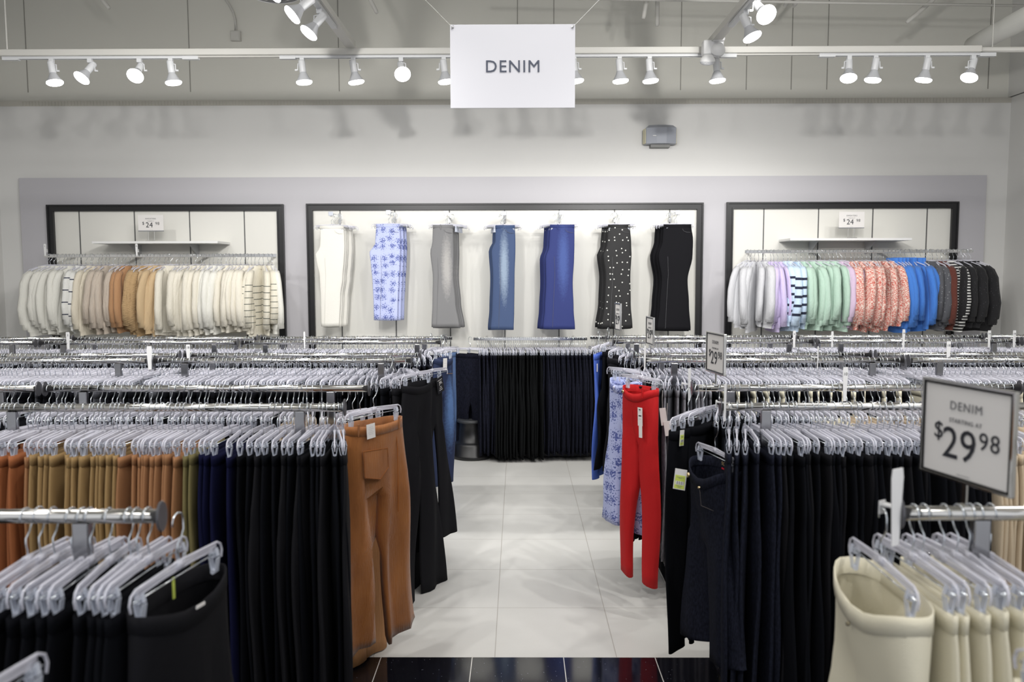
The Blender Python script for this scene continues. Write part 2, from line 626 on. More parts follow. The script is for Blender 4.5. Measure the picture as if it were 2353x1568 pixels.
def track_light(top, tilt, az, label, e=14, deg=100, group='track lamps along the beam', scale=1.0, side=1):
    """top: point under the track; tilt from straight down, az heading of the tilt"""
    root = empty('track_light', top)
    root.scale = (scale,) * 3
    tag(root, label, 'track light', group)
    MB().box((0, 0, -.016), (.034, .03, .034)).obj('adapter', LAMPW, root, bevel=.003)
    piv = Vector((0, 0, -.07))
    MB().tube([(0, 0, -.03), (side * .004, 0, -.04), (side * .033, 0, -.045), (side * .036, 0, -.095)], .0045, 6).box((side * .046, 0, -.092), (.02, .008, .012)).obj('bracket', LAMPW, root)
    d = Vector((math.sin(tilt) * math.cos(az), math.sin(tilt) * math.sin(az), -math.cos(tilt)))
    q = (-d).to_track_quat('Z', 'Y')
    off = piv - (q @ Vector((0, 0, -.05)))
    for n, m in (('socket', SOC), ('lamp_shade', SHD), ('lamp_face', FCE)):
        ob = put(n, m, root, off)
        ob.rotation_euler = q.to_euler()
    p = Vector(top) + (off + d * .20) * scale
    a_ = d + Vector((0, .75, -.2)) if d.y > -.3 else d
    spot(p, p + a_, e, deg, .6, .03)


A90 = math.pi / 2
LAMPS = [  # adapter px, tilt deg, azimuth deg, words
    (134, 12, -20, 'leftmost lamp of the ceiling beam, tilted slightly to the right', 1),
    (221, 38, 195 + 40, 'second lamp from the left on the beam, bright face turned toward the aisle', 1),
    (333, 45, 270, 'third lamp from the left on the beam, bright oval face showing', 1),
    (404, 8, 0, 'fourth lamp from the left on the beam, pointing straight down', 1),
    (702, 6, 0, 'first lamp of the middle track above the white trousers, pointing down', -1),
    (818, 10, 20, 'lamp just right of the diagonal left track, pointing down', 1),
    (926, 48, 285, 'lamp left of the denim sign with its round bright face showing', 1),
    (1023, 8, 0, 'lamp half hidden behind the left edge of the denim sign', -1),
    (1318, 8, 0, 'lamp almost hidden behind the right edge of the denim sign', 1),
    (1421, 5, 0, 'first full lamp to the right of the denim sign, pointing down', 1),
    (1489, 5, 0, 'second full lamp to the right of the denim sign, pointing down', 1),
    (1641, 5, 0, 'lamp directly below the emergency light, pointing down', 1),
    (1941, 20, 250, 'lamp of the right track leaning left, nearest the emergency light', -1),
    (2001, 8, 180, 'second lamp of the right track, pointing down', 1),
    (2118, 10, 160, 'third lamp of the right track, shade leaning slightly left', 1),
    (2222, 24, 215, 'rightmost lamp of the ceiling beam, leaning to the left', -1)]
for px, tl, az, lb, sd in LAMPS:
    track_light((PX(px, TY), TY + .045, TRZ - .012), R(tl), R(az), 'white track ' + lb, e=30 if az < 185 or az > 355 else 30, deg=125, side=sd)

# diagonal (depth-wise) tracks
for X, pyb, nm, ends in ((P(806, 118, TY).x, 118, 'left', ((733, 65, 40, 215), (703, 28, 50, 205), (645, -30, 45, 200))),
                         (P(1636, 118, TY).x, 118, 'right', ((1702, 75, 30, 300), (1720, 42, 52, 290)))):
    root = empty('ceiling_track', (X, TY, bz1))
    tag(root, 'white ceiling track running toward the viewer, %s of the denim sign' % nm, 'light track', 'ceiling tracks running toward the viewer')
    MB().span((-.035, -6.5, .0), (.035, .0, .045)).obj('channel', BEAM, root)
    MB().span((-.018, -6.4, -.022), (.018, -.55, -.001)).obj('rail', LAMPW, root)
spec = [(733, 68, 5.32, -1.1, 38, 205, 'white lamp hanging from the left ceiling track, nearest the beam', -1),
        (702, 30, 5.0, -1.1, 48, 200, 'white lamp hanging from the left ceiling track, second from the beam', -1),
        (1702, 72, 5.39, 1, 24, 330, 'white lamp hanging from the right ceiling track, nearest the beam', 1),
        (1720, 45, 5.10, 1, 50, 285, 'white lamp on the right ceiling track with its round bright face showing', -1)]
for px, py, Y, sgn, tl, az, lb, sd in spec:
    X = P(806, 118, TY).x if sgn < 0 else P(1636, 118, TY).x
    track_light((X, Y, bz1 - .02), R(tl), R(az), lb, e=30, deg=130, group='lamps on the ceiling tracks', side=sd)
track_light((P(806, 118, TY).x, 4.62, bz1 - .02), R(50), R(200), 'white lamp of the left ceiling track cut by the top edge of the photo', e=30, deg=130, group='lamps on the ceiling tracks', side=-1)
# the same tracks go on over the shop: lamps out of frame aimed at the back wall and the racks
for X, Y, ax, az_ in ((-1.3, 2.6, -3.2, 1.2), (-1.3, 2.0, -.6, .9), (1.5, 2.6, 3.4, 1.2), (1.5, 2.0, 1.2, .9), (-1.3, 3.4, -2.5, 2.0), (1.5, 3.4, 3.0, 2.2), (1.5, 3.8, .2, 2.0)):
    spot((X, Y, bz1 - .25), (ax, WY, az_ + .3), 75, 75, .7, .04)
for X, Y, ax, ay in ((-1.3, 3.0, -1.6, 3.6), (1.5, 3.0, 1.7, 3.6), (-1.3, 1.2, -1.3, 2.6), (1.5, 1.2, 1.4, 2.6), (-1.3, 4.0, .2, 5.6), (1.5, 4.0, .0, 5.2), (-3.2, 3.6, -3.0, 5.0), (3.4, 3.6, 3.2, 5.0)):
    spot((X, Y, bz1 - .25), (ax, ay, .8), 62, 95, 1.0, .03)

# emergency light at the beam
ep = P(1641, 107, TY - .14)
root = empty('emergency_light', ep)
tag(root, 'white twin-head emergency light fixed under the right ceiling track', 'emergency light')
MB().box((0, .05, 0), (.15, .09, .105)).box((.03, .02, .05), (.09, .1, .03)).obj('housing', WHITEP, root, bevel=.012)
GL = mat('ribbed_glass', (.75, .76, .78), .15, bump=(140, .8))
for dx, dz, tl in ((.03, -.01, 55), (-.045, -.085, 15)):
    m = Matrix.Translation((dx, -.0, dz)) @ Matrix.Rotation(R(tl), 4, 'X')
    MB().lathe([(.0, .03), (.03, .028), (.05, .0), (.056, -.02)], 20, m).obj('head', WHITEP, root, smooth=True)
    MB().lathe([(.056, -.02), (.05, -.036), (.03, -.046), (0, -.05)], 20, m).obj('lens', GL, root, smooth=True)

# junction box with a bent conduit
jp = P(542, 83, WY + .03)
root = empty('junction_box', jp)
tag(root, 'small square painted junction box on the upper wall with bent conduit', 'junction box')
MB().box((0, 0, 0), (.10, .06, .10)).box((0, -.033, 0), (.086, .008, .086)).obj('box', BEAM, root, bevel=.005)
MB().tube([(0, 0, .05), (.0, 0, .16), (-.02, 0, .24), (-.06, 0, .32), (-.13, -.0, .42), (-.4, 0, .8)], .013, 8).obj('conduit', BEAM, root, smooth=True)

# braces and rods coming down from the ceiling
for a, c, Y, lb in (((205, -40), (251, 20), 7.6, 'short painted pipe end angling down above the left track lamps'),
                    ((820, -60), (867, 31), 7.4, 'short painted pipe end angling down right of the left ceiling track'),
                    ((1497, -60), (1478, 43), 7.4, 'bent painted bracket arm hanging at the top, right of the denim sign'),
                    ((1511, -60), (1510, 60), 7.5, 'straight thin painted rod hanging beside the bent bracket arm'),
                    ((1850, -50), (1802, 14), 7.4, 'upper left painted brace arm above the right ceiling track'),
                    ((1870, -50), (1822, 16), 7.45, 'second painted brace arm above the right ceiling track'),
                    ((2190, -40), (2083, 52), 7.4, 'long slanting painted brace arm at the upper right')):
    p0, p1 = P(*a, Y), P(*c, Y)
    d = (p0 - p1).normalized()
    tag(MB().tube([p1, p1 + d * .02, p0 + d * .35], [.014, .02, .02], 8).obj('ceiling_brace', BEAM, smooth=True), lb, 'ceiling brace')
p0, p1 = P(1270, -4, 7.2), P(2400, 14, 7.2)
tag(MB().tube([p0, p1], .011, 8).obj('conduit_pipe', BEAM, smooth=True), 'thin white pipe running along the very top on the right', 'pipe')
for px, y1, lb in ((2257, 100, 'thin vertical wire holding up the right end of the beam'), (43, 108, 'thin vertical rod holding up the left end of the beam')):
    X = PX(px, TY + .05)
    tag(MB().tube([(X, TY + .05, bz1), (X, TY + .05, 5.6)], .006 if px < 100 else .003, 6).obj('hanger_wire', BEAM), lb, 'wire')
# duct
p0, p1 = P(2236, 104, 7.3), P(2420, 8, 6.0)
d = (p1 - p0).normalized()
tag(MB().tube([p0 - d * .02, p0, p0 + d * .3, p1], [.05, .075, .08, .08], 20).obj('air_duct', mat('duct_white', (.66, .66, .62), .5), smooth=True), 'fat white round duct slanting up into the right corner', 'duct')
# round ceiling diffuser
dp = P(628, -6, 5.5)
root = empty('air_diffuser', dp)
tag(root, 'round white ceiling air diffuser cut by the top edge of the photo', 'air diffuser')
MB().lathe([(.0, .0), (.06, .0), (.065, .02)], 32).obj('centre_disc', WHITEP, root, smooth=True)
b = MB()
for r0 in (.085, .125, .165):
    b.lathe([(r0, .012), (r0 + .028, .03), (r0 + .03, .05)], 32)
b.obj('ring', WHITEP, root, smooth=True)
MB().lathe([(.19, .05), (.15, .16), (.15, 1.6)], 32).obj('neck', WHITEP, root, smooth=True)

# wall speaker
sp = P(1514, 316, WY)
root = empty('wall_speaker', (sp.x, WY, sp.z))
tag(root, 'grey wall speaker with cream side wings below the ledge', 'speaker')
b = MB()
prof = [(-.16, -.03), (-.155, -.15), (-.05, -.185), (.05, -.185), (.155, -.15), (.16, -.03)]
i = len(b.v)
for z in (-.085, .075):
    for x, y in prof: b.v.append((x, y * (1.0 if z > 0 else .92), z))
for x, y in prof: b.v.append((x * .8, y * .8, .105))
n = 6
for k in range(5):
    b.f.append((k, k + 1, n + k + 1, n + k)); b.m.append(0)
    b.f.append((n + k, n + k + 1, 2 * n + k + 1, 2 * n + k)); b.m.append(0)
b.f += [tuple(range(n))[::-1], tuple(range(2 * n, 3 * n))]; b.m += [0, 0]
b.obj('speaker_body', mat('speaker_grey', (.36, .38, .43), .5), root)
CRM = mat('cream_plastic', (.70, .66, .48), .5)
for s in (-1, 1):
    MB().box((s * .155, -.09, -.005), (.03, .07, .15), Matrix.Rotation(s * R(-12), 3, 'Z')).obj('side_wing', CRM, root)
MB().box((0, -.05, -.1), (.20, .10, .03)).obj('bracket', mat('speaker_bracket', (.25, .25, .24), .6), root)
MB().box((-.075, -.183, -.01), (.035, .004, .007)).obj('badge', WHITEP, root)

# hanging DENIM sign
SY = 4.4
c0, c1 = P(1034, 57, SY), P(1321, 248, SY)
sw, sh = c1.x - c0.x, c0.z - c1.z
root = empty('hanging_sign', ((c0.x + c1.x) / 2, SY, (c0.z + c1.z) / 2))
tag(root, 'large white rectangular sign hanging overhead reading DENIM', 'sign')
root['label'] = 'large white rectangular sign hanging overhead lettered with denim'
MB().box((0, 0, 0), (sw, .006, sh)).obj('board', mat('sign_white', (.64, .64, .68), .35), root, bevel=.001)
LET = mat('sign_lettering', (.10, .11, .14), .22, .75)
tm = text_mesh('DENIM', .088, LET, .002, .0016, 1.12)
o = put('lettering', tm, root, (0.0, -.005, -.030), (A90, 0, 0))
for s in (-1, 1):
    e = Vector((s * (sw / 2 - .014), -.006, sh / 2 - .016))
    MB().lathe([(.0055, .0), (.0055, .004), (0, .006)], 10, Matrix.Translation(e) @ Matrix.Rotation(A90, 4, 'X')).tube([e + Vector((-.008, -.004, -.008)), e, e + Vector((.004, -.006, .01))], .0012, 5).obj('grommet', mat('steel', (.3, .3, .3), .3, 1), root)
    MB().tube([e, e + Vector((s * .42, 0, .42)), e + Vector((s * 1.3, 0, 1.4))], .0011, 5).obj('wire', mat('sign_wire', (.75, .75, .72), .4, .6), root)

# ------------------------------------------------------------------ hangers
RR = .016   # rail radius


def hanger_meshes(width=.36):
    h = width / 2
    hk = []
    for i in range(9):
        a = math.pi * (1.08 - 1.16 * i / 8)
        hk.append((.0215 * math.cos(a), 0, .0215 * math.sin(a) - .001))
    hk += [(.021, 0, -.022), (.012, 0, -.036), (-.004, 0, -.05), (-.004, 0, -.066), (0, 0, -.078), (0, 0, -.094)]
    hook = MB().tube(hk, .0021, 5, up=(0, 1, 0)).mesh('hook', HOOKM, True)
    b = MB()
    top = [(-h + .004, 0, -.142), (-h, 0, -.125), (-h + .006, 0, -.108), (-h + .022, 0, -.099), (-.06, 0, -.094), (0, 0, -.091),
           (.06, 0, -.094), (h - .022, 0, -.099), (h - .006, 0, -.108), (h, 0, -.125), (h - .004, 0, -.142)]
    b.tube(top, .0031, 6, up=(0, 1, 0))
    low = [(-h + .02, 0, -.116), (-.06, 0, -.110), (.06, 0, -.110), (h - .02, 0, -.116)]
    b.tube(low, .0022, 4, up=(0, 1, 0))
    # thin web between the two ribs
    b.box((0, 0, -.104), (2 * h - .05, .0016, .014))
    b.box((0, 0, -.099), (.026, .011, .018))
    body = b.mesh('hanger_body', CLEAR, True)
    rod = MB().tube([(-h + .012, 0, -.124), (h - .012, 0, -.124)], .0018, 5).mesh('clip_rod', HOOKM, True)
    c = MB()
    c.box((0, 0, -.126), (.015, .010, .012))
    for s in (-1, 1):
        c.box((0, s * .0070, -.150), (.017, .0030, .034), Matrix.Rotation(s * R(-9), 3, 'X'))
        c.box((0, s * .0085, -.119), (.010, .003, .020), Matrix.Rotation(s * R(14), 3, 'X'))
    c.tube([(-.0105, 0, -.167), (.0105, 0, -.167)], .0065, 6)
    clip = c.mesh('clip', CLIPM, False)
    return hook, body, rod, clip, h


HK, HB, HR, HC, HH = hanger_meshes()
CLX = HH - .035


def hanger(p, rz, label, group, clipx=CLX):
    """clip hanger hooked over a rail at p; local X is the hanger's width"""
    o = put('clip_hanger', HB, None, p, (0, 0, rz))
    tag(o, label, 'hanger', group)
    put('hook', HK, o)
    put('clip_rod', HR, o)
    put('clip', HC, o, (-clipx, 0, 0))
    put('clip', HC, o, (clipx, 0, 0))
    return o


# ------------------------------------------------------------------ trousers
def lerp(a, b_, t): return a + (b_ - a) * t


def trousers(L=1.0, ww=.36, hip=.42, thigh=.22, knee=.17, hem=.18, rise=.27, th=.016, open_=.012, sag=0.0, seed=0, spread=.0, amp=.006, hemtilt=0.0, sway=0.0):
    """flat-hung trousers as one surface: local X width, Y thickness, Z down. Returns body and waistband builders."""
    rg = random.Random(seed)
    ph = [rg.uniform(0, 6.28) for _ in range(8)]
    fr = [rg.uniform(9, 20) for _ in range(4)]
    H = 12
    N = 2 * H

    def fold(x, z):
        k = min(1, max(0, (-z - .02) / .25))
        return amp * k * (math.sin(fr[0] * 2 * x + ph[0] + 1.5 * z) + .7 * math.sin(fr[1] * 3 * x + ph[1] + 2.3 * z) + .5 * math.sin(7 * z + ph[2] + 11 * x)) + sway * z * z

    def edge(z, s):
        k = min(1, max(0, (-z) / .3))
        return .006 * k * math.sin(8 * z + ph[3 + (s > 0)])

    def ring(z, wid, t, drop=0.0):
        out = []
        for j in range(N):
            a = math.pi / 2 + 2 * math.pi * j / N      # starts at front centre (-Y is front)
            c, s = math.cos(a), math.sin(a)
            x = wid / 2 * math.copysign(abs(c) ** .75, c)
            y = -t * math.copysign(abs(s) ** .8, s)
            front = max(0, s)
            zz = z - drop * front * (1 - (2 * x / max(wid, .01)) ** 2)
            out.append((x + edge(z, x), y + fold(x, z), zz))
        return out
    b = MB()
    rings = []
    M = 8
    for i in range(M):
        t = i / (M - 1)
        z = -.036 - (rise - .036) * t
        wid = lerp(ww + .006, hip, min(1, t * 1.3) ** .8)
        tk = lerp(open_, th, min(1, t * 1.4))
        k = len(b.v)
        b.v += ring(z, wid, tk, sag * max(0, 1 - t * 1.1))
        rings.append(k)
    for q in range(M - 1):
        for j in range(N):
            b.f.append((rings[q] + j, rings[q] + (j + 1) % N, rings[q + 1] + (j + 1) % N, rings[q + 1] + j)); b.m.append(0)
    last = rings[-1]
    # crotch bridge points
    kc = len(b.v)
    b.v += [(0, y + fold(0, -rise), -rise - .012) for y in (th * .5, 0, -th * .5)]   # from back to front
    for side in (0, 1):
        if side == 0: idx = [last + j for j in range(0, H + 1)]                # x<0 half, front->back
        else: idx = [last + (j % N) for j in range(H, N + 1)]
        br = [kc, kc + 1, kc + 2] if side == 0 else [kc + 2, kc + 1, kc]
        loop = idx + br
        n = len(loop)
        sgn = -1 if side == 0 else 1
        prev = loop
        NL = 15
        for i in range(1, NL + 1):
            t = i / NL
            z = -rise - (L - rise) * t
            if t < .45: wd = lerp(hip / 2, lerp(thigh, knee, .5), (t / .45) ** .6) if t < .2 else lerp(thigh, knee, (t - .1) / .35)
            else: wd = lerp(knee, hem, (t - .45) / .55)
            if t < .2: wd = lerp(hip / 2, lerp(thigh, knee, .28), t / .2)
            wd = min(wd, hip / 2 * (1 + .6 * t))
            outer = lerp(hip / 2, max(hip / 4, hem / 2 + .004) * .98 + hem / 2, t) + .012 * math.sin(t * 3.1) + spread * t * t
            cx = sgn * (outer - wd / 2)
            k = len(b.v)
            tk = lerp(th, th * .8, t)
            # the loop is half outer ring + three inner points: spread it round an oval
            for j in range(n):
                a = R((60 if side == 0 else 240) + (240 * j / H if j <= H else 240 + 30 * (j - H)))
                s_, c_ = math.sin(a), math.cos(a)
                x = cx + wd / 2 * math.copysign(abs(c_) ** .8, c_)
                y = -tk * math.copysign(abs(s_) ** .8, s_)
                b.v.append((x + edge(z, x), y + fold(x + .03 * sgn * t, z), z + hemtilt * (x - cx) * (1 if i == NL else 0)))
            cur = list(range(k, k + n))
            for j in range(n):
                b.f.append((prev[j], prev[(j + 1) % n], cur[(j + 1) % n], cur[j])); b.m.append(0)
            prev = cur
        b.f.append(tuple(prev)); b.m.append(0)
    wb = MB()
    rs = []
    for z, g in ((-.0, -.0005), (0.001, .0028), (-.018, .0032), (-.042, .0034), (-.043, 0)):
        k = len(wb.v)
        wb.v += ring(z, ww + 2 * g, open_ + g, sag)
        rs.append(k)
    k = len(wb.v); wb.v += ring(-.04, ww - .003, open_ - .002, sag)
    rs = [k] + rs
    for q in range(len(rs) - 1):
        for j in range(N):
            wb.f.append((rs[q] + j, rs[q] + (j + 1) % N, rs[q + 1] + (j + 1) % N, rs[q + 1] + j)); wb.m.append(0)
    return b, wb


KINDS = {
    'straight': dict(L=1.0, ww=.35, hip=.41, thigh=.25, knee=.20, hem=.19),
    'wide': dict(L=1.03, ww=.36, hip=.44, thigh=.27, knee=.25, hem=.27),
    'skinny': dict(L=.98, ww=.34, hip=.40, thigh=.22, knee=.155, hem=.13),
    'flare': dict(L=1.03, ww=.34, hip=.40, thigh=.22, knee=.18, hem=.25),
}
PROTO = {}
for kn, kw in KINDS.items():
    for s in range(3):
        kk = dict(kw)
        kk['L'] += (-.02, 0, .025)[s]
        bb, wbb = trousers(seed=hash(kn) % 50 * 0 + s * 7 + len(kn), **kk)
        PROTO[(kn, s)] = (bb, wbb, bb.mesh('trousers', CLOTH['black'], True), wbb.mesh('waistband', CLOTH['black'], True))

WZ = -.155   # waist below the rail


def pants(p, rz, kind, s, cloth, label, group=None, dz=WZ, cat='trousers', rx=0):
    bb, wbb, m1, m2 = PROTO[(kind, s)]
    o = put('trousers', m1, None, (p[0], p[1], p[2] + dz), (rx, 0, rz), CLOTH[cloth])
    tag(o, label, cat, group)
    put('waistband', m2, o, (0, 0, 0), (0, 0, 0), CLOTH[cloth])
    return o


# ------------------------------------------------------------------ stuff collectors
class Bake:
    def __init__(s, mats):
        s.V = []; s.Fi = []; s.M = []; s.n = 0; s.mats = mats
        s.loops = []; s.starts = []; s.nl = 0

    def add(s, arr, mtx, mi):
        v, lo, ct = arr
        s.V.append(v @ mtx[:3, :3].T + mtx[:3, 3])
        s.loops.append(lo + s.n)
        s.starts.append(ct)
        s.M.append(np.full(len(ct), mi, np.int32))
        s.n += len(v)

    def build(s, name):
        me = bpy.data.meshes.new(name)
        V = np.concatenate(s.V); L = np.concatenate(s.loops); C = np.concatenate(s.starts); M = np.concatenate(s.M)
        me.vertices.add(len(V)); me.vertices.foreach_set('co', V.astype(np.float32).ravel())
        me.loops.add(len(L)); me.loops.foreach_set('vertex_index', L.astype(np.int32))
        me.polygons.add(len(C))
        st = np.concatenate([[0], np.cumsum(C)[:-1]]).astype(np.int32)
        me.polygons.foreach_set('loop_start', st)
        for m in s.mats: me.materials.append(m)
        me.polygons.foreach_set('material_index', M)
        me.polygons.foreach_set('use_smooth', np.ones(len(C), bool))
        me.update(calc_edges=True)
        me.validate()
        o = bpy.data.objects.new(name, me)
        col.objects.link(o)
        return o


def arr_of(me):
    v = np.empty(len(me.vertices) * 3, np.float32); me.vertices.foreach_get('co', v)
    l = np.empty(len(me.loops), np.int32); me.loops.foreach_get('vertex_index', l)
    c = np.empty(len(me.polygons), np.int32); me.polygons.foreach_get('loop_total', c)
    return v.reshape(-1, 3).astype(np.float64), l, c


def mtx(p, rz):
    return np.array(Matrix.Translation(Vector(p)) @ Matrix.Rotation(rz, 4, 'Z'))


AH = [arr_of(m) for m in (HK, HB, HR, HC)]
AP = {k: (arr_of(v[2]), arr_of(v[3])) for k, v in PROTO.items()}
HB_STUFF = Bake([HOOKM, CLEAR, CLIPM])
cl_keys = list(CLOTH)
PB_STUFF = Bake([CLOTH[k] for k in cl_keys])


def hanger_stuff(p, rz):
    m = mtx(p, rz)
    HB_STUFF.add(AH[0], m, 0); HB_STUFF.add(AH[1], m, 1); HB_STUFF.add(AH[2], m, 0)
    for s in (-1, 1):
        t = m @ np.array(Matrix.Translation((s * CLX, 0, 0)))
        HB_STUFF.add(AH[3], t, 2)


def pants_stuff(p, rz, kind, s, cloth):
    m = mtx((p[0], p[1], p[2] + WZ), rz)
    for a in AP[(kind, s)]: PB_STUFF.add(a, m, cl_keys.index(cloth))


# ------------------------------------------------------------------ garment racks
def rail_spec(py, Y, xend, side):
    z = P(1190, py, Y).z
    return dict(Y=Y, z=z, x=PX(xend, Y), side=side)


LEN = 1.53


def rack(x0, x1, ya, za, yb, zb_, label):
    """free standing rack with two parallel rails; x0<x1"""
    cx, cy = (x0 + x1) / 2, (ya + yb) / 2
    root = empty('garment_rack', (cx, cy, 0))
    tag(root, label, 'garment rack', 'chrome double-rail garment racks')
    h = (x1 - x0) / 2
    for y, z in ((ya, za), (yb, zb_)):
        rl = MB().tube([(-h, y - cy, z), (h, y - cy, z)], RR, 16).obj('rail', CHROME, root, smooth=False)
        for pl in rl.data.polygons: pl.use_smooth = len(pl.vertices) == 4
        for s in (-1, 1):
            m = Matrix.Translation((s * (h + .002), y - cy, z)) @ Matrix.Rotation(A90, 4, 'Y') @ Matrix.Diagonal((1.35, 1, 1, 1))
            MB().lathe([(0, -.003), (.025, -.003), (.0265, 0), (.025, .003), (0, .003)], 20, m).obj('end_cap', mat('cap_grey', (.10, .10, .11), .3, .4), rl, smooth=False)
        for s in (-1, 1):
            x = s * (h - .18)
            MB().span((x - .019, y - cy - .012, .03), (x + .019, y - cy + .012, z - RR + .002)).obj('post', POSTM, root, bevel=.003)
    for s in (-1, 1):
        x = s * (h - .18)
        MB().span((x - .015, -(cy - ya) + .012, .62), (x + .015, (yb - cy) - .012, .65)).obj('crossbar', CHROME, root)
        MB().span((x - .025, ya - cy - .16, 0.0), (x + .025, yb - cy + .16, .03)).obj('foot', CHROME, root, bevel=.004)
    MB().span((-h + .18, -.012, .625), (h - .18, .012, .645)).obj('stretcher', CHROME, root)
    return root


ROWS = {}  # (side, row, 'f'/'b') -> (Y, z, x_end)
for side, row, which, py, Y, xe in (
        ('L', 'A', 'f', None, 1.20, None), ('L', 'A', 'b', 1187, 1.82, 348),
        ('L', 'B', 'f', 937, 3.29, 798), ('L', 'B', 'b', 893, 3.84, 832),
        ('L', 'C', 'f', 829, 4.85, 939), ('L', 'C', 'b', 817, 5.30, 967),
        ('L', 'D', 'f', 787, 6.30, 1010), ('L', 'D', 'b', 778, 6.78, 1024),
        ('R', 'A', 'f', None, 1.20, None), ('R', 'A', 'b', 1180, 1.82, 2090),
        ('R', 'B', 'f', 935, 3.29, 1664), ('R', 'B', 'b', 892, 3.84, 1594),
        ('R', 'C', 'f', 829, 4.85, 1487), ('R', 'C', 'b', 817, 5.30, 1452),
        ('R', 'D', 'f', 786, 6.30, 1408), ('R', 'D', 'b', 776, 6.78, 1396)):
    if py is None:
        ROWS[(side, row, which)] = [Y, None, None]
    else:
        ROWS[(side, row, which)] = [Y, P(xe, py, Y).z, PX(xe, Y)]
for s in 'LR':
    ROWS[(s, 'A', 'f')][1] = ROWS[(s, 'A', 'b')][1]
    ROWS[(s, 'A', 'f')][2] = ROWS[(s, 'A', 'b')][2]

WORDS = {'A': 'nearest row', 'B': 'second row', 'C': 'third row', 'D': 'last row before the wall'}
for s, sd in (('L', 'left'), ('R', 'right')):
    for row, n in (('A', 1), ('B', 2), ('C', 2), ('D', 3)):
        Ya, za, xa = ROWS[(s, row, 'f')]
        Yb, zb2, xb = ROWS[(s, row, 'b')]
        sg = -1 if s == 'L' else 1
        xe = (xa + xb) / 2
        for i in range(n):
            a = xe + sg * i * (LEN + .035)
            c = a + sg * LEN
            pos = ('beside the aisle', 'one farther out', 'by the side wall')[i]
            if (s == 'L' and c < XL) or (s == 'R' and c > XR): c = (XL + .05) if s == 'L' else (XR - .05)
            rack(min(a, c), max(a, c), Ya, za, Yb, zb2, 'chrome double-rail rack %s of the aisle, %s, %s' % (sd, WORDS[row], pos))

# fill the rails
ROWN = {'A': 'nearest', 'B': 'second', 'C': 'third', 'D': 'last'}
SIDE = {'L': 'left', 'R': 'right'}
count = {'h': 0, 'p': 0}


def cloth_for(s, row, w_, px, i):
    if row == 'A': return ('black', 'wide') if s == 'L' else ('cream', 'straight')
    if s == 'L' and row == 'B' and w_ == 'f':
        for lim, c in ((30, 'rust'), (50, 'tan'), (272, 'khaki'), (412, 'tan'), (443, 'olive'), (535, 'navy')):
            if px < lim: return c, 'straight'
        return ('black', 'straight') if i % 3 else ('softblack', 'wide')
    if s == 'L' and row == 'B': return ('black', 'wide') if i > 6 else ('beige', 'straight')
    if s == 'R' and row == 'B' and w_ == 'f':
        if i < 6: return 'darkdenim', 'straight'
        if px > 2290: return 'beige', 'straight'
        return ('black', 'wide') if i % 3 else ('softblack', 'straight')
    if s == 'R' and row == 'B': return ('black', 'skinny') if px < 1905 else (('cream', 'straight') if px < 1990 else ('beige', 'straight'))
    if s == 'L' and row == 'C': return ('black', 'wide') if i < 40 or i % 4 else ('charcoal', 'straight')
    if s == 'R' and row == 'C' and w_ == 'f':
        if i < 10: return (('greydenim', 'straight') if i % 3 != 2 else ('charcoal', 'straight'))
        return ('black', 'straight') if i % 3 else ('cream', 'straight')
    if s == 'R' and row == 'C': return ('black', 'straight') if i % 4 else ('darkdenim', 'straight')
    if s == 'L' and row == 'D': return ('indigo', 'straight') if i < 12 else (('charcoal', 'straight') if i % 2 else ('black', 'straight'))
    return ('black', 'straight') if i < 20 else (('charcoal', 'straight') if i % 2 else ('black', 'straight'))


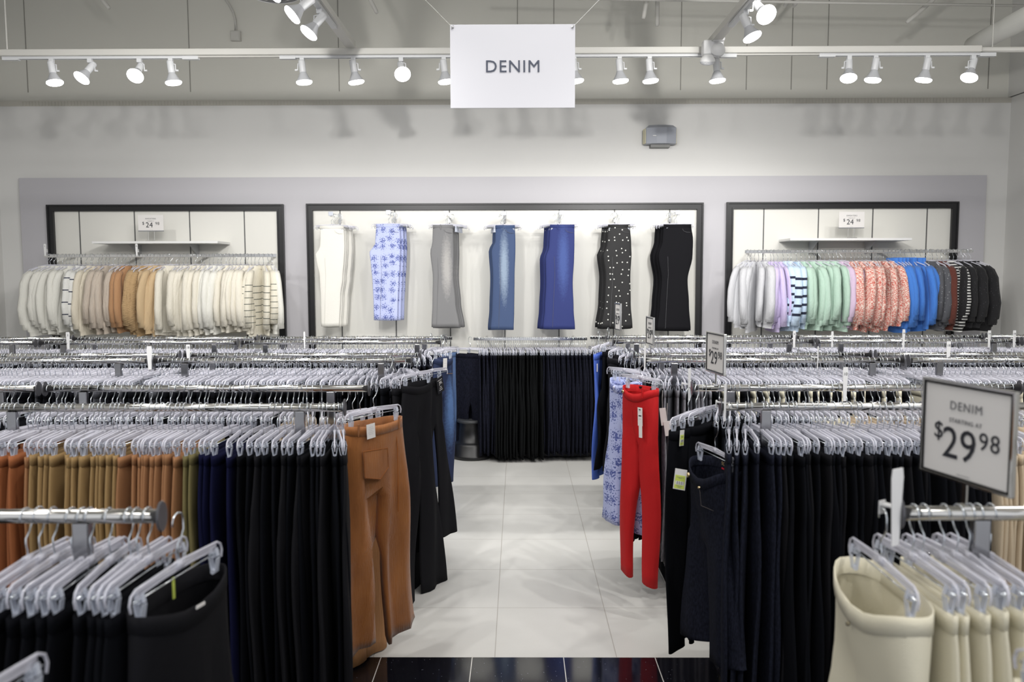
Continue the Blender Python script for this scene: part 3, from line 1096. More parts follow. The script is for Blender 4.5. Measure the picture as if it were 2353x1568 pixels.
CWORD = {'black': 'black', 'softblack': 'soft black', 'navy': 'navy blue', 'khaki': 'khaki', 'tan': 'orange-tan', 'rust': 'rust brown', 'olive': 'olive green',
         'cream': 'cream', 'beige': 'beige', 'darkdenim': 'dark stitched denim', 'greydenim': 'grey denim', 'charcoal': 'charcoal', 'indigo': 'indigo denim'}
SKIP = {}
for (s, row, w_), (Y, z, xe) in ROWS.items():
    sg = -1 if s == 'L' else 1
    base_rz = A90
    i = 0
    x = xe + sg * {'LBb': .20, 'RBb': .13, 'LCf': .10, 'RCf': .08, 'LDf': .10, 'RDf': .10}.get(s + row + w_, .03)
    lim_px = -60 if s == 'L' else 2413
    rackend = xe + sg * LEN
    nmax = 400
    if row == 'A' and w_ == 'f': nmax = 1
    if row == 'A' and w_ == 'b': nmax = 13
    step = {'A': .030, 'B': .029, 'C': .029, 'D': .030}[row]
    while i < nmax:
        px = pix((x, Y - .18 if (row, w_) != ('A', 'f') else Y + .17, z))[0]
        if (s == 'L' and px < lim_px) or (s == 'R' and px > lim_px): break
        if (s == 'L' and x < XL + .25) or (s == 'R' and x > XR - .25): break
        # jump over the gap between racks
        k = abs(x - xe) % (LEN + .035)
        if abs(x - xe) > LEN - .02 and (k > LEN - .015 or k < .015):
            x += sg * .02
            continue
        cloth, kind = cloth_for(s, row, w_, px, i)
        rz = base_rz + R(rnd.gauss(0, 3.2) + sg * (2 if i > 5 else -2))
        if i < 4: rz += R(-sg * (4 - i) * 4) * (1 if row != 'A' else -.5)
        vs = rnd.randrange(3)
        p = (x, Y + rnd.uniform(-.006, .006), z)
        single = row in 'A' or (row == 'B' and w_ == 'f') or (row == 'B' and i < 14) or (row == 'C' and w_ == 'f' and i < 12) or (row == 'D' and w_ == 'f' and i < 7)
        hsingle = row == 'A' or (row == 'B' and (w_ == 'f' or i < 24)) or (row == 'C' and w_ == 'f' and i < 12) or (row == 'D' and w_ == 'f' and i < 5)
        rw = ('front' if w_ == 'f' else 'rear')
        loc = '%s rail of the %s rack, %s side' % (rw, ROWN[row], SIDE[s])
        if hsingle:
            hanger(p, rz, 'clear clip hanger packed on the ' + loc, 'clip hangers on the ' + loc); count['h'] += 1
        else: hanger_stuff(p, rz)
        pp = (p[0], p[1], p[2] - (rnd.uniform(0, .012)))
        if single:
            pants(pp, rz, kind, vs, cloth, '%s trousers packed on the %s' % (CWORD[cloth], loc), '%s trousers on the %s' % (CWORD[cloth], loc)); count['p'] += 1
        elif row in 'BCD': pants_stuff(pp, rz, kind, vs, cloth)
        i += 1
        x += sg * step * rnd.choice((.55, .8, 1, 1.15, 1.5))

# ------------------------------------------------------------------ wall rails with folded jeans / sweaters
FLATBAR = mat('flat_chrome', (.75, .75, .75), .16, 1.0)
WRY = 8.42


def wall_bar(x0, x1, py, Y, label, ends=True, name='wall_rail'):
    z = P((x0 + x1) / 2, py, Y).z
    X0, X1 = PX(x0, Y), PX(x1, Y)
    root = empty(name, ((X0 + X1) / 2, Y, z))
    tag(root, label, 'wall rail', 'wall-mounted chrome clothes rails')
    h = (X1 - X0) / 2
    MB().span((-h, -.007, -.016), (h, .007, .016)).obj('bar', FLATBAR, root, bevel=.002)
    n = 2 if X1 - X0 < 1.5 else 4
    for k in range(n):
        x = -h + .12 + (2 * h - .24) * k / (n - 1)
        MB().span((x - .006, .007, -.012), (x + .006, FRY - Y - .013, .012)).obj('bracket_arm', FLATBAR, root)
    return X0, X1, z


X0, X1, z = wall_bar(1087, 1350, 779, WRY, 'wall rail in the centre below the display, full of dark jeans')
n = 56
for i in range(n):
    x = X0 + .02 + (X1 - X0 - .04) * i / (n - 1) + rnd.uniform(-.004, .004)
    px = pix((x, WRY - .15, z - .2))[0]
    if i < 10: cl, kd = 'indigo', 'straight'
    elif px < 1240: cl, kd = 'blackdenim', 'flare'
    else: cl, kd = 'indigo', 'straight'
    rz = A90 + R(rnd.gauss(0, 3) + 5 + (6 if i > 30 else 0))
    if i == 0: rz = A90 + R(62); x -= .05
    if i == 1: rz = A90 + R(40)
    p = (x, WRY, z)
    hanger(p, rz, 'clear clip hanger on the centre wall rail of dark jeans', 'clip hangers on the centre wall rail')
    if i == 0:
        lb, gp = 'dark indigo jeans turned outward at the left end of the centre wall rail', None
    elif cl == 'blackdenim': lb, gp = 'long black flared jeans in the middle of the centre wall rail', 'long black jeans on the centre wall rail'
    elif px < 1240: lb, gp = 'dark indigo jeans in the left third of the centre wall rail', 'indigo jeans at the left of the centre wall rail'
    else: lb, gp = 'dark indigo jeans in the right third of the centre wall rail', 'indigo jeans at the right of the centre wall rail'
    pants(p, rz, kd, i % 3, cl, lb, gp, cat='jeans')
XA, XB, z = wall_bar(700, 1038, 778, WRY, 'left centre wall rail ending beside the centre wall rail')
for i in range(5):
    x = XB - .03 - i * .03
    p = (x, WRY, z)
    rz = A90 + R(rnd.gauss(0, 3) - (4 - i) * 9)
    hanger(p, rz, 'clear clip hanger at the end of the left centre wall rail', 'clip hangers on the left centre wall rail')
    pants(p, rz, 'straight', i % 3, 'lightjeans' if i < 2 else 'indigo', ('light blue jeans at the aisle end of the left centre wall rail' if i < 2 else 'dark indigo jeans behind light blue ones on the left centre wall rail'),
          'light jeans on the left centre wall rail' if i < 2 else 'indigo jeans on the left centre wall rail', cat='jeans')
XA, XB, z = wall_bar(1357, 1600, 776, WRY, 'right centre wall rail starting beside the centre wall rail')
for i in range(10):
    x = XA + .02 + i * .03
    p = (x, WRY, z)
    rz = A90 + R(rnd.gauss(0, 3) + 6)
    hanger(p, rz, 'clear clip hanger at the start of the right centre wall rail', 'clip hangers on the right centre wall rail')
    pants(p, rz, 'straight', i % 3, 'blackdenim', 'black jeans at the start of the right centre wall rail', 'black jeans on the right centre wall rail', cat='jeans')
# ------------------------------------------------------------------ special garments at the rack ends
def card(parent, loc, w_, h_, rz=0, ry=0, rows=4, yellow=False, name='hang_tag', m=None):
    """paper hang tag in the local XZ plane, facing -Y"""
    q = Matrix.Rotation(rz, 3, 'Z') @ Matrix.Rotation(ry, 3, 'Y')
    o = MB().box((0, 0, -h_ / 2), (w_, .0012, h_)).obj(name, m or PAPER, parent, loc)
    o.rotation_euler = q.to_euler()
    if yellow:
        MB().box((0, -.001, -h_ * .63), (w_ * .84, .0006, h_ * .66)).obj('yellow_label', YELL, o)
        MB().box((0, -.0016, -h_ * .68), (w_ * .7, .0004, h_ * .18)).obj('white_box', PAPER, o)
        b = MB()
        for i in range(11):
            if i % 3: b.box((w_ * (-.28 + .056 * i), -.002, -h_ * .68), (w_ * .026, .0004, h_ * .16))
        b.obj('bar_marks', INK, o)
        b = MB()
        for t, l in ((.40, .6), (.45, .25), (.83, .5), (.89, .25)): b.box((0, -.002, -h_ * t), (w_ * l, .0004, h_ * .018))
        b.obj('print', INKG, o)
    elif rows:
        b = MB()
        for i in range(rows): b.box((0, -.001, -h_ * (.22 + .6 * i / max(1, rows))), (w_ * (.5, .62, .4, .66)[i % 4], .0005, h_ * .014))
        b.obj('print', mat('faint_print', (.45, .44, .43), .6), o)
    return o


def hero(l, r, top, bot, cloth, label, cat='trousers', hang=True, hlabel=None, dz=0, length=None, **kw):
    """l, r = (pixel x, depth) of the two waist ends; top/bot pixel rows"""
    (xl, Yl), (xr, Yr) = l, r
    A = Vector((PX(xl, Yl), Yl)); B = Vector((PX(xr, Yr), Yr))
    d = B - A
    ww = d.length
    rz = math.atan2(d.y, d.x)
    cx, cy = (A.x + B.x) / 2, (A.y + B.y) / 2
    pc = (xl + xr) / 2
    zt = P(pc, top, cy).z + dz
    zb_ = P(pc, bot, min(Yl, Yr)).z
    kw.setdefault('hip', ww * 1.12)
    bb, wbb = trousers(L=length or zt - zb_, ww=ww, **kw)
    o = bb.obj('trousers', CLOTH[cloth], None, (cx, cy, zt), smooth=True)
    o.rotation_euler = (0, 0, rz)
    tag(o, label, cat)
    wbb.obj('waistband', CLOTH[cloth], o, smooth=True)
    if hang:
        hanger((cx, cy, zt - WZ), rz, hlabel or ('clip hanger of the ' + ' '.join(label.split()[:11])), None, clipx=min(CLX, ww / 2 - .015))
    return o, ww


def loops(o, ww, op, m, xs=(-.36, -.12, .12, .36)):
    for x in xs:
        MB().box((x * ww, -(op * (1 - (2 * x) ** 2) ** .5 + .009), -.02), (.009, .005, .055)).obj('belt_loop', m, o)


def button(o, x, y, z, m=BRASS, r=.009):
    MB().lathe([(0, .005), (r * .6, .005), (r, .003), (r, -.002)], 14, Matrix.Translation((x, y, z)) @ Matrix.Rotation(A90, 4, 'X')).obj('button', m, o, smooth=True)


STITCH = mat('cord_seam', (.30, .09, .012), .8)
# rust corduroy, turned to the aisle
o, ww = hero((790, 3.60), (914, 3.88), 968, 1505, 'cord', 'rust corduroy trousers with patch pocket at the left second-row end',
             thigh=.25, knee=.215, hem=.235, th=.034, open_=.05, sag=.012, seed=5, amp=.018, hemtilt=.2, rise=.30, spread=.030)
loops(o, ww, .05, CLOTH['cord'], (-.40, -.22, .34))
b = MB()
pk = [(-.12, -.115), (.03, -.125), (.035, -.215), (-.02, -.26), (-.115, -.235)]
i = len(b.v)
for y in (-.052, -.038):
    for x, z in pk: b.v.append((x, y, z))
n = len(pk)
b.f += [tuple(range(n))] + [(k, (k + 1) % n, n + (k + 1) % n, n + k) for k in range(n)]; b.m += [0] * (n + 1)
b.obj('back_pocket', CLOTH['cord'], o, bevel=.004)
MB().tube([(x, -.053, z) for x, z in pk] + [(pk[0][0], -.053, pk[0][1])], .0014, 5).obj('pocket_seam', STITCH, o)
MB().tube([(.105, -.036, -.05), (.11, -.04, -.15), (.115, -.036, -.26), (.12, -.03, -.45)], .002, 5).obj('side_seam', STITCH, o)
card(o, (-.085, -.062, .006), .052, .066, 0, R(-3), rows=5)
hero((774, 3.80), (868, 4.08), 975, 1545, 'cordtan', 'tan trousers hanging directly behind the rust corduroy ones, hem lower',
     thigh=.24, knee=.2, hem=.19, th=.02, open_=.02, seed=8, amp=.01)
for k, (a, c, lb) in enumerate((((758, 3.86), (850, 4.12), 'beige trousers just behind the tan pair next to the rust corduroy'), ((742, 3.9), (832, 4.15), 'light tan trousers, second behind the rust corduroy pair'))):
    hero(a, c, 975, 1500, ('beige', 'cordtan')[k], lb, thigh=.23, knee=.19, hem=.19, seed=12 + k)

# black wide legs at the end of the third row, left
hero((872, 4.62), (918, 4.93), 885, 1392, 'black', 'leftmost of four black wide-leg trousers at the left third-row end', thigh=.26, knee=.25, hem=.27, seed=2, amp=.012, open_=.02)
hero((900, 4.60), (950, 4.90), 885, 1392, 'softblack', 'second of four black wide-leg trousers at the left third-row end', thigh=.27, knee=.26, hem=.29, seed=3, amp=.013, open_=.03, sag=.02)
o, ww = hero((925, 4.58), (985, 4.86), 880, 1396, 'softblack', 'soft black wide-leg trousers at the left third-row end reaching nearly to the floor', thigh=.28, knee=.27, hem=.30, seed=4, amp=.014, open_=.035, sag=.02, spread=.02)
o, ww = hero((972, 4.95), (1010, 5.12), 872, 1256, 'softblack', 'black flared trousers with black card label overlapping the blue jeans', thigh=.2, knee=.2, hem=.26, hip=.24, seed=6, amp=.008, open_=.02)
BLC = mat('black_card', (.012, .012, .014), .45)
t = card(o, (.02, -.036, .012), .075, .10, 0, R(-14), rows=0, m=BLC, name='card_label')
put('lettering', text_mesh('JVL', .026, PAPER, .0003, .0004), t, (.006, -.0012, -.045), (A90, 0, 0))
b = MB()
for z, l in ((-.018, .05), (-.062, .02), (-.072, .03), (-.082, .038)): b.box((0, -.001, z), (l, .0005, .0022))
b.obj('print', PAPER, t)

# blue jeans, fourth row left end
o, ww = hero((978, 6.30), (1000, 6.55), 818, 1125, 'indigo', 'dark indigo jeans at the left fourth-row end beside the faded pair', cat='jeans', thigh=.2, knee=.17, hem=.17, hip=.3, seed=7)
o, ww = hero((996, 6.05), (1036, 6.22), 822, 1118, 'jeans', 'blue jeans faded on the thigh with a cream hang tag, left fourth-row end', cat='jeans', thigh=.17, knee=.14, hem=.13, hip=.25, seed=9, amp=.012, open_=.03, sag=.02, spread=-.01)
card(o, (-.03, -.045, -.0), .045, .09, 0, R(3), rows=3)
MB().tube([(.0, -.034, -.12), (.07, -.034, -.125)], .002, 4).obj('pocket_seam', SEAMO, o)

# fourth row right end: cobalt and black
o, ww = hero((1366, 6.12), (1388, 6.34), 812, 1104, 'cobalt', 'cobalt blue slim trousers, leftmost pair on the right side of the aisle', thigh=.14, knee=.11, hem=.115, hip=.24, seed=3, amp=.008)
MB().box((-.1, -.02, -.1), (.012, .003, .06)).obj('hang_tag', PAPER, o)
hero((1388, 6.16), (1409, 6.36), 806, 1070, 'black', 'black wide trousers right beside the cobalt blue pair', thigh=.22, knee=.23, hem=.28, hip=.3, seed=5, amp=.012, open_=.02)
o, ww = hero((1404, 6.1), (1428, 6.34), 820, 1075, 'softblack', 'black trousers with a red-striped waistband label behind the floral pair', thigh=.22, knee=.23, hem=.27, hip=.3, seed=6, open_=.045, sag=.02)
MB().box((-.05, .036, -.022), (.075, .002, .008)).obj('red_stripe', REDM, o)

# floral and red, third row right end
o, ww = hero((1411, 4.86), (1464, 4.66), 872, 1222, 'floral', 'pale blue trousers with blue flower print hanging behind the red pair', thigh=.17, knee=.15, hem=.20, hip=.26, rise=.26, seed=11, amp=.010, open_=.05, sag=.035, spread=.02, th=.03)
button(o, -.02, -.06, -.045, mat('light_button', (.6, .62, .8), .4))
MB().box((.0, .047, -.018), (.05, .002, .014)).obj('brand_label', BLACKP, o)
for k in range(3):
    hero((1418 + 9 * k, 4.98 + .06 * k), (1468 + 9 * k, 4.76 + .06 * k), 873, 1222, 'floral' if k < 2 else 'charcoal', ('second pale blue flower-print trousers behind the red pair', 'third pale blue flower-print trousers behind the red pair', 'charcoal trousers hanging right behind the flower-print pairs')[k],
         thigh=.17, knee=.15, hem=.18, hip=.26, seed=20 + k)
o, ww = hero((1441, 4.62), (1510, 4.42), 890, 1345, 'red', 'bright red slim trousers with brass button and white hang tag', thigh=.165, knee=.125, hem=.095, hip=.28, rise=.27, seed=13, amp=.009, open_=.055, sag=.035, spread=.035, th=.034, hemtilt=-.3)
button(o, -ww * .36, -.052, -.030)
MB().box((-.06, .05, -.012), (.035, .002, .012)).box((.04, .05, -.012), (.03, .002, .012)).obj('brand_label', BLACKP, o)
loops(o, ww, .055, CLOTH['red'], (.30,))
t = card(o, (.065, -.062, -.10), .036, .10, 0, R(-2), rows=3)
MB().box((0, -.001, -.045), (.02, .0006, .006)).box((-.001, -.001, -.012), (.014, .0006, .006)).obj('dark_print', INK, t)
MB().box((.002, 0, -.13), (.026, .001, .07)).obj('ticket_stub', PAPER, t)
MB().tube([(-.02, -.04, -.06), (-.015, -.045, -.12), (-.02, -.045, -.2), (-.01, -.03, -.26)], .0015, 4).obj('fly_seam', mat('red_seam', (.4, .01, .01), .8), o)
# tags dangling on grey jeans
for px, py, Y, w_, h_, lb in ((1522, 938, 4.62, .036, .10, 'white hang tag dangling between the red trousers and grey jeans'), (1533, 968, 4.6, .042, .085, 'cream hang tag with dark print low beside the grey jeans')):
    p = P(px, py, Y)
    o = MB().box((0, 0, -h_ / 2), (w_, .0012, h_)).obj('hang_tag', PAPER, None, p)
    o.rotation_euler = (0, R(-8), R(-20))
    tag(o, lb, 'hang tag')
    MB().tube([(0, 0, 0), (.005, .002, .05), (.012, .01, .10)], .0008, 4).obj('string', PAPER, o)

# second row right rear: black slims
for k, (a, c, top, bot) in enumerate((((1545, 3.58), (1626, 3.86), 978, 1508), ((1568, 3.62), (1640, 3.90), 972, 1480), ((1590, 3.66), (1654, 3.93), 968, 1480))):
    o, ww = hero(a, c, top, bot, 'black', '%s of three black slim trousers at the right second-row end by the grey jeans' % ('front', 'middle', 'rear')[k],
                 thigh=.2, knee=.15, hem=.13, seed=30 + k, amp=.010, open_=.022, sag=.01)
    if k == 0: card(o, (-.12, -.03, -.0), .04, .07, 0, R(5), rows=0, yellow=True)
# dark jeans with the open waistband
o, ww = hero((1612, 3.46), (1694, 3.16), 1066, 1535, 'darkdenim', 'dark indigo jeans with open waistband, brass button and yellow price tag', cat='jeans',
             thigh=.24, knee=.215, hem=.235, rise=.30, seed=17, amp=.012, open_=.075, sag=.055, th=.045, spread=.015, hemtilt=.25)
button(o, -.075, -.082, -.06, r=.0105)
button(o, .035, -.085, -.085, r=.005)
put('inner_lettering', text_mesh('SCULPT', .021, GOLD, .0003, .0004, 1.25), o, (-.02, .062, -.022), (A90, 0, 0))
MB().box((-.02, .062, -.036), (.085, .0015, .006)).obj('red_stripe', REDM, o)
MB().tube([(.0, -.072, -.07), (.03, -.078, -.11), (.035, -.075, -.16), (.11, -.05, -.165)], .0013, 5).obj('pocket_seam', mat('denim_edge', (.07, .06, .06), .8), o)
t = card(o, (-.115, -.095, -.045), .05, .088, R(60), R(6), yellow=True)
# near cream and near black pairs
o, ww = hero((1972, 1.99), (2142, 1.63), 1344, 1700, 'cream', 'cream trousers with open waist in the right foreground at the rail end',
             thigh=.25, knee=.2, hem=.2, rise=.28, seed=19, amp=.010, open_=.065, sag=.045, th=.04, length=1.02)
button(o, .015, -.075, -.085, mat('snap', (.25, .22, .15), .4, 1), .005)
o, ww = hero((278, 1.66), (480, 1.98), 1352, 1700, 'softblack', 'black trousers with a small white waist label in the left foreground',
             thigh=.26, knee=.24, hem=.24, rise=.28, seed=23, amp=.012, open_=.05, sag=.03, th=.036, length=1.03)
MB().box((-.02, -.062, -.028), (.034, .002, .007), Matrix.Rotation(R(4), 3, 'Y')).obj('waist_label', PAPER, o)
MB().box((.02, .03, -.01), (.008, .002, .05)).obj('yellow_ticket', YELL, o)

# ------------------------------------------------------------------ seven display stacks on the wall
def folded(prof, L, th, seed, xo):
    rg = random.Random(seed)
    ph = [rg.uniform(0, 6.28) for _ in range(5)]
    b = MB(); N = 20; rings = []
    M = 26
    K = .00103

    def at(t):
        for (a, l0, r0), (c, l1, r1) in zip(prof, prof[1:]):
            if t <= c:
                u = (t - a) / (c - a); u = u * u * (3 - 2 * u) if c - a > .08 else u
                return lerp(l0, l1, u) * K, lerp(r0, r1, u) * K
        return prof[-1][1] * K, prof[-1][2] * K
    for i in range(M):
        t = i / (M - 1)
        l, r = at(t)
        cx, hw = (l + r) / 2 + xo, (r - l) / 2
        k = len(b.v)
        for j in range(N):
            a = 2 * math.pi * j / N
            c, s = math.cos(a), math.sin(a)
            x = cx + hw * math.copysign(abs(c) ** .6, c)
            y = th * math.copysign(abs(s) ** .8, s) + .004 * min(1, 4 * t) * (math.sin(18 * x + ph[0] + 3 * t) + .8 * math.sin(9 * t + ph[1] + 10 * x))
            b.v.append((x, y, -L * t + .002 * math.sin(30 * x + ph[2])))
        rings.append(k)
    for q in range(M - 1):
        for j in range(N):
            b.f.append((rings[q] + j, rings[q] + (j + 1) % N, rings[q + 1] + (j + 1) % N, rings[q + 1] + j)); b.m.append(0)
    b.f.append(tuple(rings[-1] + j for j in range(N))); b.m.append(0)
    b.f.append(tuple(rings[0] + j for j in range(N))[::-1]); b.m.append(0)
    l, r = prof[0][1] * K + xo, prof[0][2] * K + xo
    wb = MB()
    wb.tube([(l + .002, 0, -.018), ((l + r) / 2, 0, -.019), (r - .002, 0, -.018)], th + .004, 8, sy=.021)
    return b, wb


D1 = mat('faded_display_denim', (.1, .2, .4), .8, build=faded((.045, .075, .165), (.25, .32, .42), -.0, -.42, .055, .42))
D2 = mat('bright_display_denim', (.03, .08, .3), .8, build=faded((.020, .032, .15), (.05, .085, .27), .02, -.36, .07, .42))
D3 = mat('grey_display_denim', (.3, .3, .3), .8, build=faded((.19, .19, .195), (.38, .37, .36), .0, -.42, .06, .36))
D4 = mat('dotted_black', (.01, .01, .01), .7, build=dots((.008, .008, .009), (.75, .75, .7), 15, .075, True))
DW = mat('white_display_cotton', (.76, .745, .69), .7, bump=(90, .15))
STACKS = [
    (784, 518, 750, [(0, 0, 233), (.1, 0, 238), (.22, -5, 240), (.28, -50, 235), (.34, -44, 230), (.5, -15, 215), (.7, -8, 188), (1, -8, 170)], -116, DW, 'white trousers', 1),
    (909, 515, 736, [(0, 0, 235), (.2, -12, 240), (.29, -70, 238), (.4, -58, 232), (.6, -45, 218), (.85, -40, 205), (1, -38, 200)], -128, CLOTH['floral'], 'pale blue flower-print trousers', 1),
    (1034, 517, 752, [(0, 0, 197), (.18, -5, 200), (.25, -27, 202), (.5, -5, 195), (.75, -10, 215), (1, -22, 252)], -132, D3, 'faded grey flared jeans', 1),
    (1160, 518, 758, [(0, 0, 190), (.16, -5, 195), (.22, -42, 195), (.5, -28, 186), (.8, -38, 182), (1, -55, 176)], -84, D1, 'faded mid-blue straight jeans', 1),
    (1285, 517, 757, [(0, 0, 240), (.22, -8, 240), (.3, -43, 238), (.55, -38, 225), (.8, -50, 235), (1, -68, 250)], -112, D2, 'bright blue flared jeans', -1),
    (1411, 517, 755, [(0, 0, 213), (.2, -12, 228), (.28, -47, 232), (.5, -22, 222), (.75, -30, 228), (1, -62, 248)], -108, D4, 'black flared trousers with small white studs', -1),
    (1537, 517, 760, [(0, 0, 270), (.15, -8, 290), (.29, -47, 288), (.52, -10, 243), (.75, -25, 260), (1, -50, 282)], -130, CLOTH['softblack'], 'black flared trousers', -1)]
AY = 8.34
ORD = ('front', 'second', 'third', 'fourth', 'rear')
for px, yt, yb, prof, xo, m, nm, sgn in STACKS:
    X = PX(px, FRY)
    zt = P(1176, yt, AY).z
    L = (zt - P(1176, yb, AY).z)
    za = zt + .118
    root = empty('faceout', (X, FRY - .012, za))
    tag(root, 'chrome faceout arm with square end plate holding the ' + nm, 'display arm', 'chrome faceout arms on the long wall panel')
    MB().span((-.006, AY - .03 - FRY + .012, -.03), (.006, 0, -.014)).box((0, -.004, -.02), (.03, .008, .10)).obj('arm', CHROME, root)
    MB().box((0, AY - .035 - FRY + .012, .0), (.048, .006, .042)).obj('end_plate', mat('plate_grey', (.45, .47, .52), .35, .5), root, bevel=.002)
    bb, wbb = folded(prof, L, .013, px, xo * .00103)
    m1, m2 = bb.mesh('trousers', m, True), wbb.mesh('waistband', m, True)
    nst = 5
    for k in range(nst):
        Y = AY + .052 * k
        dx = (rnd.uniform(-.014, .014) + (.010 if px < 1160 else -.010) * k) * (k > 0)
        rz = R(rnd.uniform(-4, 4) + sgn * 2 * k)
        hp = (X + dx, Y, za - .0155)
        hanger(hp, rz, '%s clear clip hanger of the wall stack of %s' % (ORD[k], nm), 'clip hangers of the wall display', clipx=.095)
        c = ('jeans' if 'jeans' in nm else 'trousers')
        o = put('trousers', m1, None, (X + dx, Y, zt - .012 * 0 - rnd.uniform(0, .012) * (k > 0)), (0, 0, rz))
        tag(o, '%s pair in the wall display stack of %s' % (ORD[k], nm), c, 'wall display stack of ' + nm)
        put('waistband', m2, o)
        if k == 0:
            l = (prof[0][1] + xo) * .00103; r = (prof[0][2] + xo) * .00103
            cm = mat('seam_neutral', (.12, .12, .13), .7) if nm != 'white trousers' else mat('seam_white', (.55, .54, .5), .7)
            MB().tube([(l + .045, -.0165, -.32), (l + .052, -.0175, -.5), (l + .040, -.0165, -.75), (l + .030, -.0165, -L + .02)], .0012, 4).obj('leg_seam', cm, o)
            MB().tube([(r - .09, -.021, -.045), (r - .08, -.022, -.065), (r - .05, -.022, -.078), (r - .012, -.019, -.08)], .0013, 5).obj('pocket_seam', cm, o)
            if 'jeans' in nm:
                MB().box((l + .08, -.019, -.02), (.009, .004, .05)).obj('belt_loop', m, o)

# ------------------------------------------------------------------ shelves with sweater signs
def sign_text(root, top, price, cents, w_, h_, y):
    s = h_
    put('heading', text_mesh(top, s * .125, INKG, .0003, .0002, 1.15), root, (0, y, h_ * .22), (A90, 0, 0))
    put('subheading', text_mesh('STARTING AT', s * .062, INKG, .0003, 0, 1.1), root, (0, y, h_ * .09), (A90, 0, 0))
    put('dollar_sign', text_mesh('$', s * .25, INK, .0003, s * .002), root, (-w_ * .295, y, -h_ * .10), (A90, 0, 0))
    put('price', text_mesh(price, s * .46, INK, .0003, s * .004), root, (-w_ * .06, y, -h_ * .28), (A90, 0, 0))
    put('cents', text_mesh(cents, s * .25, INK, .0003, s * .002, 1.1), root, (w_ * .26, y, -h_ * .12), (A90, 0, 0))
    MB().box((0, y, -h_ * .43), (w_ * .14, .0004, h_ * .004)).obj('fine_print', INKG, root)


SHELF = mat('white_shelf', (.80, .80, .79), .35)
for a, c, yy, s0, s1, st, nm in ((214, 502, 557, 322, 380, 531, 'left'), (1814, 2093, 550, 1924, 1982, 524, 'right')):
    Yf, Yb = 8.36, FRY - .014
    z = P((a + c) / 2, yy, Yf).z
    xa_, xc_ = PX(a, Yf), PX(c, Yf)
    root = empty('wall_shelf', ((xa_ + xc_) / 2, Yb, z))
    tag(root, 'empty white wall shelf above the %s sweaters carrying a price sign' % ('cream' if nm == 'left' else 'colourful'), 'shelf', 'wall shelves over the sweaters')
    h = (xc_ - xa_) / 2
    MB().span((-h, Yf - Yb, -.012), (h, 0, .012)).obj('board', SHELF, root, bevel=.002)
    for s in (-.48, .48):
        b = MB(); i = 0
        x = h * s * 1.0
        pts = [(0, -.012), (-.27, -.012), (-.02, -.14), (0, -.14)]
        for xx in (x - .004, x + .004):
            for yv, zv in pts: b.v.append((xx, yv, zv))
        b.f += [(0, 1, 2, 3), (7, 6, 5, 4)] + [(k, (k + 1) % 4, 4 + (k + 1) % 4, 4 + k) for k in range(4)]; b.m += [0] * 6
        b.obj('bracket', mat('bracket_grey', (.55, .56, .58), .4), root)
    Ys = Yf + .03
    X0, X1 = PX(s0, Ys), PX(s1, Ys)
    Z0, Z1 = P((s0 + s1) / 2, st, Ys).z, P((s0 + s1) / 2, st - 37, Ys).z
    r2 = empty('price_sign', ((X0 + X1) / 2, Ys, z + .012))
    tag(r2, 'small white sweater price sign on two stems on the %s wall shelf' % nm, 'price sign')
    hh = (Z0 + Z1) / 2 - z - .012
    fr = MB().box((0, 0, hh), (X1 - X0, .004, Z1 - Z0)).obj('card', PAPER, r2)
    MB().box((0, -.001, hh - (Z1 - Z0) / 2), (X1 - X0, .01, .008)).obj('holder', mat('holder_grey', (.25, .26, .28), .4, .5), r2)
    for s in (-1, 1): MB().tube([(s * .03, 0, 0), (s * .03, 0, hh - (Z1 - Z0) / 2)], .0025, 6).obj('stem', CHROME, r2)
    MB().box((0, 0, .003), (.1, .05, .006)).obj('foot', CHROME, r2)
    piv = empty('sign_face', (0, 0, hh)); piv.parent = r2
    bpy.data.objects.remove(piv)
    sign_text(fr, 'SWEATERS', '24', '98', X1 - X0, Z1 - Z0, -.0035)
    for ch in fr.children: ch.location.z += hh

